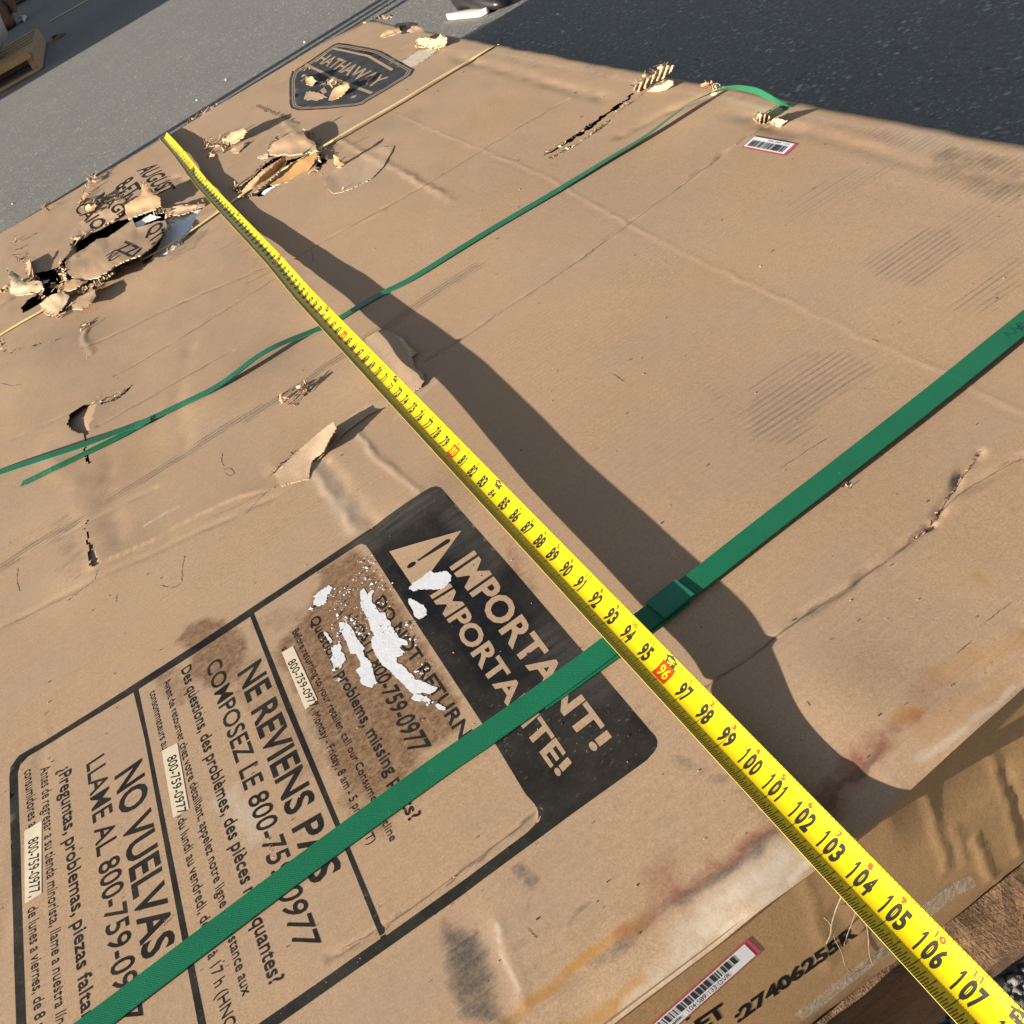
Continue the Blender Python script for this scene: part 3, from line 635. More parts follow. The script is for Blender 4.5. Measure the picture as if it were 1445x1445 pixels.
flutes('corrugation', (216, 300), (233, 297), (2, 8), .35, .4, 5, .10, 2)
flutes('corrugation', (88, 378), (93, 398), (7, 2), .35, .5, 5, .10, 3)
flutes('corrugation', (136, 398), (160, 384), (4, 6), .5, .6, 7, .09, 4)
sheet('torn_flap', [(92, 396, .5), (104, 394, .55), (118, 397, .7), (112, 404, .7), (100, 410, .55), (90, 412, .4)], TI, .1, .8, 2.5, .12, seed=11)
crumbs('torn_edge', [(86, 374), (92, 398), (84, 412)], 46, .34, .5, 1); crumbs('torn_edge', [(92, 404), (120, 394), (140, 389), (158, 384), (178, 371), (198, 362)], 120, .34, .7, 2)
crumbs('torn_edge', [(100, 432), (118, 422), (134, 410)], 40, .3, .5, 3); crumbs('torn_edge', [(116, 292), (140, 286), (160, 281), (178, 278)], 80, .34, .5, 4)
crumbs('torn_edge', [(205, 274), (216, 276), (222, 284)], 46, .36, .8, 5); crumbs('torn_edge', [(236, 312), (244, 303), (268, 298), (290, 289)], 50, .32, .3, 6)
crumbs('torn_edge', [(140, 252), (126, 266), (120, 284), (113, 292)], 46, .42, .6, 7); crumbs('torn_edge', [(100, 345), (112, 335), (140, 324)], 40, .3, .2, 8)
crumbs('torn_edge', [(232, 320), (240, 315)], 20, .3, .3, 9); crumbs('torn_edge', [(196, 362), (215, 347)], 24, .28, .3, 10)
crumbs('torn_edge', [(270, 323), (256, 340), (236, 358)], 30, .24, .15, 26)
sheet('torn_flap', [(119, 294, .1), (124, 288, .6), (132, 285, .5), (137, 290, .2), (128, 301, .1), (121, 306, .05)], TI, .08, .6, 2.2, .1, seed=12)
# B. the burst at the left margin
sheet('torn_flap', [(9, 377, 1.0), (15, 382, .9), (26, 388, .6), (36, 398, .35), (48, 396, .4), (58, 397, .5), (62, 407, .5), (53, 412, .3), (40, 415, .15), (22, 417, .05), (14, 413, .1), (15, 404, .4), (12, 390, .8)], TR, .10, .8, 2.6, .08, seed=13)
sheet('torn_flap', [(36, 372, .1), (42, 366, .35), (45, 378, .4), (47, 389, .3), (41, 392, .15), (37, 384, .1)], TM, .1, .6, 2.2, .05, seed=14)
sheet('torn_flap', [(-4, 413, .2), (8, 402, .4), (20, 399, .3), (30, 397, .15), (12, 408, .1), (-4, 416, .05)], TI, .1, .8, 2.5, .06, seed=15)
sheet('torn_flap', [(56, 430, .1), (66, 420, .35), (78, 414, .5), (90, 412, .5), (98, 418, .45), (92, 430, .35), (78, 446, .2), (66, 444, .1), (60, 438, .05)], TP, .1, .8, 2.6, .12, seed=16)
sheet('foam_sheet', [(56, 398, -.5), (70, 394, -.5), (67, 398, -.45), (58, 402, -.5)], TF, .06, .5, 2.5, .05, seed=17)
crumbs('torn_edge', [(13, 337), (24, 346), (25, 362), (36, 372), (43, 388)], 70, .3, .4, 11); crumbs('torn_edge', [(40, 398), (54, 392), (62, 405), (52, 418), (60, 422)], 44, .3, .35, 12)
crumbs('torn_edge', [(62, 438), (74, 448), (94, 446)], 34, .28, .2, 13); crumbs('torn_edge', [(72, 410), (80, 404), (88, 402)], 20, .34, .4, 14)
# C. the burst beside the tape
sheet('torn_flap', [(341, 269, .15), (352, 257, .5), (370, 240, .9), (386, 230, 1.0), (402, 219, 1.05), (404, 228, .6), (392, 244, .25), (378, 257, .1), (362, 270, .02), (346, 279, .0)], TI, .14, .6, 2.6, .06, seed=18)
sheet('torn_flap', [(380, 218, .30), (379, 211, .42), (386, 202, .60), (398, 194, .68), (412, 187, .72), (427, 186, .62), (434, 195, .60), (444, 200, .5), (447, 212, .42), (430, 216, .42), (407, 219, .40), (402, 217, .38), (390, 219, .34)], TM, .14, .5, 3, .05, seed=19)
sheet('torn_flap', [(380, 260, -.1), (400, 248, -.08), (410, 229, .05), (424, 226, .2), (447, 214, .35), (447, 224, .2), (434, 242, .0), (418, 253, -.05), (407, 257, -.08), (384, 262, -.1)], TO, .08, .6, 3, .06, seed=20)
sheet('foam_sheet', [(369, 274, -.1), (372, 269, -.05), (391, 260, 0), (408, 257, 0), (390, 268, -.05), (375, 275, -.1)], TF, .05, .5, 3, .03, seed=21)
sheet('torn_flap', [(362, 221, .2), (372, 217, .2), (379, 217, .25), (378, 223, .2), (368, 224, .12)], TR, .08, .6, 2, .05, seed=22)
sheet('torn_flap', [(324, 266, .05), (338, 258, .12), (356, 243, .16), (371, 229, .2), (374, 226, .2), (374, 231, .12), (358, 248, .06), (340, 262, .02), (328, 269, .0)], TM, .1, .4, 2.2, .02, seed=23)
flutes('corrugation', (447, 206), (451, 228), (4, 1), .30, .25, 7, .10, 5)
crumbs('torn_edge', [(446, 202), (450, 214), (452, 226), (446, 238)], 40, .3, .35, 15); crumbs('torn_edge', [(322, 262), (338, 272), (345, 278)], 36, .34, .3, 16)
crumbs('torn_edge', [(382, 216), (384, 206), (392, 198)], 30, .32, .5, 17); crumbs('torn_edge', [(432, 190), (440, 194)], 14, .42, .4, 18); crumbs('torn_edge', [(385, 228), (376, 236), (372, 240)], 14, .26, .7, 19)
crumbs('torn_edge', [(446, 240), (452, 246), (440, 246)], 14, .3, .1, 20)
sheet('torn_flap', [(471, 218, .8), (476, 221, .7), (483, 228, .3), (488, 230, .1), (482, 236, .05), (475, 236, .1), (471, 230, .4)], TI, .1, .5, 2, .05, seed=24)
sheet('lifted_ply', [(458, 254, .1), (462, 266, .14), (470, 273, .12), (482, 271, .08), (505, 262, .05), (524, 252, .04), (540, 236, .05), (552, 215, .05), (556, 206, .03), (540, 207, .02), (510, 215, .0), (486, 230, .02), (466, 245, .04)], TP, .06, .4, 5, .03, seed=25)
crumbs('torn_edge', [(476, 226), (486, 232), (480, 237)], 16, .3, .2, 21); crumbs('torn_edge', [(458, 252), (466, 270), (490, 270), (520, 256)], 18, .2, .08, 22, (KI, K, K), 1.2)
# D. the small burst above it
sheet('torn_flap', [(314, 202, .15), (318, 196, .4), (326, 187, .7), (338, 183, .9), (344, 181, 1.0), (348, 186, .9), (342, 194, .5), (330, 202, .2), (322, 206, .05)], TI, .14, .7, 2.2, .10, seed=26)
sheet('torn_flap', [(325, 212, .05), (330, 208, .15), (345, 202, .2), (352, 199, .12), (343, 208, .1), (337, 215, .06), (330, 216, .03)], TM, .06, .4, 2.2, .02, seed=27)
crumbs('torn_edge', [(292, 208), (304, 206), (316, 202), (326, 204), (318, 212), (298, 221)], 90, .40, .55, 23)
# E. the far right corner
sheet('torn_flap', [(536, 91 - 40 + 0, .02), (541, 46, .2), (548, 41, .3), (563, 38, .2), (566, 44, .1), (552, 50, .05), (540, 54, .0)], TI, .1, .5, 2, .06, seed=28)
sheet('hole_shade_patch', [(556, 35, .02), (566, 32, .05), (578, 31, .1), (590, 33, .02), (591, 44, .0), (580, 46, .0), (566, 49, .0), (570, 41, .05), (557, 39, .02)], (DARK, DARK, DARK), .05, .8, 2.2, .12, seed=29)  # dark sheet over the corner hole, the shade inside put into its colour
sheet('torn_flap', [(574, 44, .05), (582, 37, .25), (590, 36, .2), (601, 44, .0), (590, 46, .0)], TM, .08, .5, 2, .05, seed=30)
sheet('peeled_strip', [(568, 86, .02), (580, 78, .03), (591, 71, .03), (604, 69, .02), (617, 70, .02), (608, 78, .01), (598, 85, .01), (586, 92, .01), (578, 95, .0)], (plain('bare_liner', (.48, .41, .33), .9, .15, 120), KI, RAW), .03, .4, 3, .01, seed=31)
sheet('curled_strip', [(586, 58, .2), (592, 52, .5), (604, 54, .5), (615, 54, .6), (622, 49, .9), (629, 51, .8), (631, 60, .4), (626, 66, .15), (612, 69, .1), (600, 66, .1), (591, 66, .1)], TR, .12, .7, 2.2, .14, seed=32, ridge=(.12, .25, 1.1))
crumbs('torn_edge', [(588, 62), (600, 66), (616, 68), (629, 60)], 30, .3, .3, 24)
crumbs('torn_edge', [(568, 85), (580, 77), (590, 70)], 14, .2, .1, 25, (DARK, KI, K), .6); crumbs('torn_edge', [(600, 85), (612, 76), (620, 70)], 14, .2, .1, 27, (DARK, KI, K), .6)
# F. tears in the printed badge
sheet('torn_flap', [(463, 142, .0), (466, 134, .1), (472, 124, .35), (480, 120, .6), (491, 117, .7), (493, 122, .6), (487, 130, .3), (478, 138, .05), (468, 142, .0)], TI, .10, .6, 2, .06, seed=33)
crumbs('torn_edge', [(430, 113), (436, 118), (446, 116), (458, 119), (468, 121), (478, 120)], 70, .34, .5, 28); crumbs('torn_edge', [(415, 100), (428, 97), (438, 96)], 22, .3, .15, 29)
crumbs('torn_edge', [(484, 132), (494, 126)], 12, .3, .15, 30)
sheet('torn_flap', [(429, 140, .02), (436, 128, .02), (452, 132, .05), (462, 137, .04), (446, 142, .02)], TP, .03, .8, 2.5, .03, seed=34)
sheet('torn_flap', [(431, 108, .1), (441, 108, .6), (446, 114, .4), (440, 121, .1), (432, 119, .05)], TI, .08, .6, 2, .1, seed=35)
# G. the long double rip
sheet('curled_strip', [(895, 128, .05), (897, 120, .3), (908, 113, .5), (920, 108, .7), (928, 100, 1.0), (938, 92, 1.3), (950, 92, 1.4), (950, 98, 1.1), (940, 106, .8), (930, 113, .5), (918, 117, .35), (906, 123, .2), (900, 129, .05)], TR, .10, .7, 2.0, .06, seed=36, ridge=(.10, .9, .35))
sheet('curled_strip', [(912, 129, .02), (924, 121, .25), (934, 119, .3), (944, 113, .5), (950, 114, .5), (949, 119, .35), (938, 126, .15), (922, 129, .03)], TP, .12, .5, 2, .05, seed=37)
crumbs('torn_edge', [(896, 128), (906, 120), (920, 112), (932, 104), (946, 96)], 70, .32, .6, 31); crumbs('torn_edge', [(912, 130), (926, 123), (940, 120)], 24, .26, .2, 32)
crumbs('torn_edge', [(768, 219), (790, 207), (815, 190), (838, 173)], 34, .16, .1, 33, None, .8); crumbs('torn_edge', [(776, 226), (800, 212), (820, 200), (845, 184), (870, 160), (895, 140), (908, 132)], 60, .17, .1, 34, (RAW, DARK, K), .8)
# H. the pale crumple near the far label
sheet('curled_strip', [(1069, 168, .1), (1071, 161, .4), (1076, 160, .5), (1081, 161, .4), (1086, 163, .2), (1082, 172, .05), (1074, 176, .02)], TR, .1, .6, 1.8, .1, seed=38, ridge=(.12, 1.1, .2))
sheet('curled_strip', [(1086, 172, .05), (1092, 167, .25), (1102, 168, .35), (1111, 171, .5), (1106, 174, .2), (1100, 179, .05), (1090, 176, .02)], TR, .08, .6, 1.8, .06, seed=39)
crumbs('torn_edge', [(1064, 164), (1074, 168), (1088, 172), (1104, 174)], 40, .26, .3, 35)
crumbs('torn_edge', [(996, 131), (1003, 126), (1009, 129), (1018, 133), (1024, 136)], 34, .3, .45, 36)
# I. the curled hole at the left
sheet('hole_liner', [(90, 606, -.42), (96, 586, -.42), (110, 570, -.4), (126, 566, -.3), (140, 566, -.05), (139, 580, -.02), (132, 600, -.03), (130, 616, -.03), (124, 640, -.05), (112, 618, -.3)], TM, .05, .3, 5, .03, seed=42)
crumbs('torn_edge', [(128, 571), (150, 566), (164, 561), (180, 550)], 26, .18, .15, 37)
# J. the pale tongue, K. the peeled ply by the tape, L. small crumple, M. left crack, band of paper tape
sheet('torn_flap', [(387, 668, .02), (398, 657, .05), (423, 634, .12), (448, 612, .25), (470, 595, .5), (475, 604, .55), (466, 618, .45), (457, 636, .3), (441, 649, .12), (437, 662, .06), (436, 676, .03), (416, 680, .02), (397, 686, .02), (392, 678, .02)], TP, .07, .5, 4, .03, seed=43)
flutes('corrugation', (455, 636), (471, 612), (3, 2), .12, .2, 10, .05, 6)
crumbs('torn_edge', [(456, 637), (468, 622), (474, 606)], 40, .16, .25, 38, None, .9); crumbs('torn_edge', [(380, 672), (400, 655), (420, 637)], 16, .12, .05, 39, (DARK, KI, K), .6)
sheet('lifted_ply', [(515, 478, .03), (530, 468, .06), (545, 466, .05), (558, 471, .07), (572, 482, .09), (580, 492, .10), (583, 506, .10), (586, 520, .08), (597, 527, .10), (599, 536, .10), (594, 546, .09), (583, 552, .06), (570, 560, .02), (545, 530, .02), (525, 500, .02)], TP, .05, .5, 5, .02, seed=44)
sheet('lifted_ply', [(558, 472, .1), (570, 478, .14), (577, 488, .16), (588, 497, .2), (580, 504, .14), (584, 515, .12), (578, 517, .1), (575, 500, .1), (568, 486, .1)], TR, .03, .6, 2.4, .02, seed=45)
sheet('lifted_ply', [(383, 690, .02), (420, 668, .04), (450, 648, .05), (484, 612, .06), (520, 585, .06), (560, 566, .03), (575, 562, .02), (556, 556, .02), (520, 568, .03), (492, 588, .03), (480, 600, .02), (440, 660, .02)], TP, .03, .4, 6, .01, seed=46)
sheet('hole_liner', [(117, 726, -.16), (122, 775, -.16), (124, 806, -.14), (140, 806, -.10), (153, 790, -.04), (138, 776, -.05), (128, 740, -.08)], TM, .03, .3, 4, .01, seed=48)
crumbs('torn_edge', [(398, 560), (410, 572), (414, 570)], 26, .26, .3, 40); crumbs('torn_edge', [(420, 552), (426, 548), (434, 552), (428, 558)], 40, .26, .5, 41)
crumbs('torn_edge', [(118, 463), (121, 460), (125, 464)], 8, .3, .3, 42, (DARK, KI, K)); crumbs('torn_edge', [(62, 293), (68, 291), (74, 296)], 10, .5, .5, 43, (KI, KO, K))
crumbs('torn_edge', [(128, 256), (136, 252), (142, 256)], 20, .5, .8, 44, (KI, RAW, K)); crumbs('torn_edge', [(266, 172), (286, 158), (302, 148), (308, 146)], 40, .5, .3, 45, (KO, KI, K)); crumbs('torn_edge', [(512, 23), (520, 22), (556, 28)], 20, .4, .3, 46)
crumbs('torn_edge', [(1313, 738), (1330, 712), (1350, 684), (1378, 642)], 60, .06, .05, 47, (RAW, RAW, DARK), .8); crumbs('torn_edge', [(1292, 758), (1306, 746), (1316, 741)], 26, .09, .05, 48, (DARK, KI, RAW), 1.2)
crumbs('torn_edge', [(0, 476), (10, 500), (40, 490), (90, 478)], 26, .2, .1, 49, (DARK, KI, K), 1.2)
crumbs('torn_edge', [(1190, 686), (1198, 690)], 8, .09, .06, 50); crumbs('torn_edge', [(238, 1298), (232, 1310), (224, 1320)], 10, .07, .04, 51, (DARK, K, KI), 1)
crumbs('torn_edge', [(378, 1185), (384, 1200), (382, 1212)], 14, .07, .05, 52, (DARK, RAW, KO), 1)
def hairline(px, w=.012, m=None):
    """a thin dark crack or fold line in the outer ply"""
    q = smooth_path([(a, b2, 0) for a, b2 in px], len(px) * 9); r = np.random.RandomState(int(px[0][0] * 7 + px[0][1]))
    q[:, :2] += r.normal(0, .45, (len(q), 2)); g = PP(q[:, :2]); V = []; F = []
    t = np.gradient(g, axis=0); t /= np.linalg.norm(t, axis=1)[:, None] + 1e-9; nn = np.c_[-t[:, 1], t[:, 0], t[:, 0] * 0]
    for i, p in enumerate(g):
        k = w * (1 + max(0, (p[1] + 95) / 40)) * r.uniform(.2, 1.1) * min(1, i / 3 + .1, (len(g) - 1 - i) / 3 + .1)
        for s in (-1, 1): c = p + nn[i] * k * s; V.append((c[0], c[1], HM(c[0], c[1]) + .006))
        if i: F.append((2 * i - 2, 2 * i, 2 * i + 1, 2 * i - 1))
    mk('hairline_crack', V, F, m or CRK, box)
CRK = plain('crack_line', (.12, .086, .062), .95, .3, 200)
for q in ([(314, 639), (313, 652), (318, 660)], [(316, 664), (324, 661), (331, 668), (326, 672), (317, 668)], [(346, 728), (366, 705), (392, 686), (410, 676)], [(140, 803), (134, 818), (112, 836), (97, 847)],
          [(262, 782), (258, 800), (256, 822), (244, 829), (226, 826)], [(380, 674), (400, 656), (422, 637)], [(120, 492), (262, 425), (400, 365)], [(163, 530), (270, 468), (388, 392)], [(138, 603), (230, 550), (327, 494)],
          [(300, 730), (330, 718), (360, 702), (385, 692)], [(550, 535), (556, 540), (549, 545)], [(438, 351), (442, 366), (437, 372)], [(555, 490), (558, 500)], [(1000, 963), (1045, 938), (1090, 905), (1135, 872), (1190, 835), (1240, 800), (1290, 760)],
          [(350, 398), (430, 355), (500, 317), (599, 263), (700, 200), (790, 146)], [(606, 508), (640, 488), (700, 448), (777, 399), (847, 350), (949, 274), (1018, 221)], [(866, 530), (876, 537), (882, 541)], [(745, 1310), (758, 1325)], [(480, 1340), (560, 1296), (640, 1238), (755, 1150)],
          [(28, 836), (24, 820), (25, 800)], [(165, 838), (163, 850)], [(35, 545), (20, 547), (4, 543)], [(1318, 738), (1332, 712), (1350, 686), (1378, 644)], [(0, 886), (60, 858), (120, 832)], [(60, 1010), (68, 1003)], [(1140, 995), (1146, 1002)],
          [(1100, 665), (1150, 630), (1170, 618)], [(1320, 728), (1360, 694), (1420, 658), (1445, 646)], [(500, 206), (512, 200), (524, 194)], [(396, 165), (380, 178), (365, 190), (350, 196)], [(1230, 478), (1240, 481)], [(1350, 925), (1370, 908)], [(1385, 885), (1430, 850)]):
    hairline(q)
def dust(n, seed):
    r = np.random.RandomState(seed); V = []; F = []; M = []
    for k in range(n):
        u, v = r.uniform(0, 1445, 2); p = P(u, v)
        if p[1] > -1 or p[1] < -102.5 or p[0] > 23 or p[0] < -26: continue
        s = r.uniform(.012, .035) * (1 + max(0, (p[1] + 100) / 35)); a = r.uniform(0, 6.28); st = r.uniform(.3, 1); p[2] = H1(p[0], p[1]) + .012
        d = np.array([math.cos(a), math.sin(a), 0]) * s; e = np.array([-math.sin(a), math.cos(a), 0]) * s * st; t = np.array([0, 0, s * .5])
        b0 = len(V); V += [p - d, p - e, p + d, p + e, p + t]; F += [(b0, b0 + 1, b0 + 4), (b0 + 1, b0 + 2, b0 + 4), (b0 + 2, b0 + 3, b0 + 4), (b0 + 3, b0, b0 + 4)]; M += [r.choice([0, 0, 1, 2])] * 4
    tag(mk('paper_dust', V, F, (DARK, RAW, KI), box, False, M), kind='stuff')
dust(420, 5)

# ------------------------------------------------------------------ print on the board
def glyphs(body, bold=0.0):
    if len(body) > 2 and body[-1] == '!':       # a block exclamation mark: plain bar and round dot
        v, f = glyphs(body[:-1], bold); x = v[:, 0].max() + .09; n = len(v)
        c = [(x + .085 + .10 * math.cos(a), .10 + .10 * math.sin(a), 0) for a in np.linspace(0, 6.283, 21)[:-1]]
        q = np.vstack([v, [(x, .245, 0), (x + .17, .245, 0), (x + .17, CAP, 0), (x, CAP, 0)], c])
        return q, f + [(n, n + 1, n + 2, n + 3)] + [(n + 4, n + 4 + i, n + 5 + i) for i in range(1, 19)]
    cu = bpy.data.curves.new('lettering', 'FONT'); cu.body = body; cu.size = 1; cu.offset = bold; cu.resolution_u = 3
    o = bpy.data.objects.new('lettering', cu); me = bpy.data.meshes.new_from_object(o)
    v = np.array([tuple(q.co) for q in me.vertices]); f = [tuple(p.vertices) for p in me.polygons]
    bpy.data.objects.remove(o); bpy.data.curves.remove(cu); bpy.data.meshes.remove(me); return v, f
_c, _f = glyphs('H'); CAP = _c[:, 1].max()
def split_long(v, f, lim):
    """halve long triangles so that lettering can follow the waves of the board"""
    v = list(map(tuple, v)); f = [tuple(q) for q in f]; tri = []
    for q in f:
        for i in range(1, len(q) - 1): tri.append((q[0], q[i], q[i + 1]))
    mid = {}
    for _ in range(3):
        out = []
        for q in tri:
            L = [math.dist(v[q[i]][:2], v[q[(i + 1) % 3]][:2]) for i in range(3)]; i = int(np.argmax(L))
            if L[i] < lim: out.append(q); continue
            a, b, c = q[i], q[(i + 1) % 3], q[(i + 2) % 3]; k = (min(a, b), max(a, b))
            if k not in mid: mid[k] = len(v); v.append(tuple((np.array(v[a]) + np.array(v[b])) / 2))
            out += [(a, mid[k], c), (mid[k], b, c)]
        tri = out
    return np.array(v), tri
def lay(name, v, f, m, eps, parent=box, lim=.22):
    v, f = split_long(np.c_[v, np.zeros(len(v))], f, lim)
    z = HM(v[:, 0], v[:, 1]) + eps
    return mk(name, np.c_[v[:, 0], v[:, 1], z], f, m, parent)
EPS = .0065
def text_top(body, b0, t0, b1, t1=None, bold=.012, m=None, eps=EPS, frac=1.0, name='printed_text'):
    """a line of lettering on the box top: baseline from pixel b0 to b1, capital tops t0 / t1"""
    v, f = glyphs(body, bold); w = v[:, 0].max() * frac; x0 = v[:, 0].min()
    B0, B1, T0 = (P(*q)[:2] for q in (b0, b1, t0)); hgt0 = T0 - B0; hgt1 = (P(*t1)[:2] - B1) if t1 else hgt0
    s = (v[:, 0] - x0) / (w - x0); k = v[:, 1] / CAP
    p = B0 + (B1 - B0) * s[:, None] + (hgt0 + (hgt1 - hgt0) * s[:, None]) * k[:, None]
    return lay(name, p, f, m or INKT, eps)
OUTER = [(25.2, 1500), (23.5, 1445), (17, 1250), (12.5, 1097), (14, 1082), (25, 1066), (40, 1057), (55.4, 1048.4), (134.3, 1000), (280, 907.3), (443.3, 800), (520, 749.2), (575.4, 712.5), (597.5, 698.7), (608.6, 691.8),
         (616.9, 689.7), (623.8, 691.8), (630.7, 699.4), (720, 800.4), (847.8, 950), (918.4, 1033), (925.3, 1040), (928, 1046.9), (927.4, 1055), (922.6, 1063.5), (912.9, 1073.9), (904.6, 1080), (806.3, 1150), (684.3, 1240), (650, 1265.7), (458.3, 1400), (330, 1490), (320, 1500)]
SEC1 = [(358.5, 866), (440, 812.5), (505, 770.6), (511, 768.5), (517, 770.5), (524.4, 780.3), (587.8, 880), (696, 1044.8), (742.4, 1121.7), (754.9, 1135.5), (759.7, 1145), (759.7, 1153.5), (754.9, 1164.6), (743.8, 1175.6), (659.4, 1239.3), (545, 1320.4), (495, 1200), (412.2, 1000)]
SEC2 = [(195, 972.7), (270, 925.5), (353.4, 870.6), (403, 1000), (487.4, 1200), (537.2, 1324.6), (450, 1386), (370, 1441), (303, 1488), (290.7, 1445), (210.4, 1045)]
SEC3 = [(40, 1500), (37.5, 1445), (28.4, 1200), (24.2, 1090), (27.7, 1079), (38.8, 1067), (83, 1040), (150, 1000), (188.2, 977), (204.8, 1045), (279.6, 1445), (291, 1500)]
def toP(px): return [tuple(P(*q)[:2]) for q in px]
v_, t_, _b = fill(toP(OUTER), [toP(SEC1), toP(SEC2), toP(SEC3)], sp=.17)
mk('printed_panel', np.c_[v_, HM(v_[:, 0], v_[:, 1]) + .0035], t_, INK, box, attrs={'wet': np.maximum(stain('wet', v_[:, 0], v_[:, 1]), stain('inkwet', v_[:, 0], v_[:, 1])), 'pale': stain('inkdust', v_[:, 0], v_[:, 1])})
KD = kraft('kraft_knockout', (.40, .272, .172), .5)
text_top('IMPORTANT!', (636.3, 801), (668.8, 779), (838, 1063), (865, 1042), .03, KD)
text_top('IMPORTANTE!', (608.6, 841), (634.9, 825.3), (788, 1098), (808, 1078), .03, KD)
tri_px = [(551.7, 779.7), (652.4, 751), (613.5, 803), (585, 822)]
def tri_sign():
    v, t, _ = fill(toP([(550.4, 779.6), (652.4, 750.5), (588.4, 835.7)]), [], sp=.3); lay('warning_triangle', v, t, KD, EPS)
    a, b2 = P(590.5, 792.5), P(631, 766.5); d = (b2 - a)[:2]; n = np.array([-d[1], d[0]]) / np.hypot(*d)
    pts = [a[:2] - n * .03, a[:2] + n * .03]
    pts = [a[:2] + n * .045] + [b2[:2] + n * .125 * math.cos(q) + d / np.hypot(*d) * .14 * math.sin(q) for q in np.linspace(0, math.pi, 9)] + [a[:2] - n * .045]
    v, t, _ = fill(pts, [], sp=.3); lay('warning_triangle', v, t, INKT, EPS + .003)
    c = P(581.5, 798.5)[:2]; e = d / np.hypot(*d)
    v, t, _ = fill([c + e * .21 * math.cos(q) * .8 + n * .125 * math.sin(q) for q in np.linspace(0, 6.283, 20)[:-1]], [], sp=.3); lay('warning_triangle', v, t, INKT, EPS + .003)
tri_sign()
text_top('DO NOT RETURN', (529, 850), (541, 839.8), (649, 1046), (667, 1034), .016)
text_top('CALL 800-759-0977', (497, 887), (509, 878.5), (580, 1066), (608.8, 1054), .012)
text_top('Questions, problems, missing parts?', (437, 875.5), (449, 867.5), (578.4, 1161.3), (595, 1149), .010)
text_top('Before returning to your retailer, call our Consumer Hotline', (412, 893), (420.6, 886), (551, 1189), (561, 1182), .0)
text_top('at', (397, 917), (405, 911), (406, 934), (414, 928), .0)
text_top('Monday - Friday, 8 am - 5 pm (CST)', (440, 1010), (450, 1003), (520, 1193), (531, 1186), .0)
text_top('NE REVIENS PAS', (336, 951), (366.8, 930), (440.5, 1250), (481.5, 1228), .020)
text_top('COMPOSEZ LE 800-759-0977', (290.5, 941), (309.5, 926), (417, 1343), (453, 1331), .006)
text_top('Des questions, des problèmes, des pièces manquantes?', (255.5, 946), (268.5, 937), (380.5, 1392.4), (401.2, 1380), .010)
text_top("Avant de retourner chez votre détaillant, appelez notre ligne d'assistance aux", (231, 964), (239.5, 955), (342, 1407.6), (356, 1398), .0)
text_top('consommateurs au', (211, 979), (220, 970), (229, 1060), (239, 1053), .0)
text_top('du lundi au vendredi, de 9 h à 17 h (HNC)', (251, 1160), (262, 1151), (318, 1462), (334, 1450), .0)
text_top('NO VUELVAS', (162.6, 1096), (198.6, 1071), (203.5, 1358), (246.4, 1333), .020)
text_top('LLAME AL 800-759-0977', (121.8, 1079), (146, 1063), (167, 1452), (202, 1434), .006)
text_top('¿Preguntas, problemas, piezas faltantes?', (82, 1087), (99, 1077), (122, 1500), (141, 1488), .010)
text_top('Antes de regresar a su tienda minorista, llame a nuestra línea', (56, 1085), (70, 1077.5), (81, 1468), (96, 1460), .0)
text_top('consumidores al', (33.5, 1089), (46, 1081), (40, 1172), (54, 1163), .0)
text_top('de lunes a viernes, de 8 am', (39.5, 1284), (54, 1276), (51, 1470), (66, 1462), .0)
STK = plain('sticker_paper', (.62, .52, .38), .75, .06, 90)
def sticker(px, b0, t0, b1, t1):
    v, t, _ = fill(toP(px), [], sp=.3); o = lay('phone_sticker', v, t, STK, .009)
    tx = text_top('800-759-0977,', b0, t0, b1, t1, .004, INKT, .0125); tx.parent = o
sticker([(398, 921), (413.7, 912), (448.3, 988), (431, 1001.7)], (406, 936), (416, 929), (440, 1003), (449.5, 997))
sticker([(228.4, 1060), (250.5, 1049), (267, 1142), (245, 1154.3)], (236, 1071), (248.5, 1064), (252, 1155), (264, 1148))
sticker([(33.9, 1173), (58.8, 1158), (59.5, 1261), (36, 1276)], (39.5, 1187), (54, 1179.5), (42, 1268), (57, 1260))
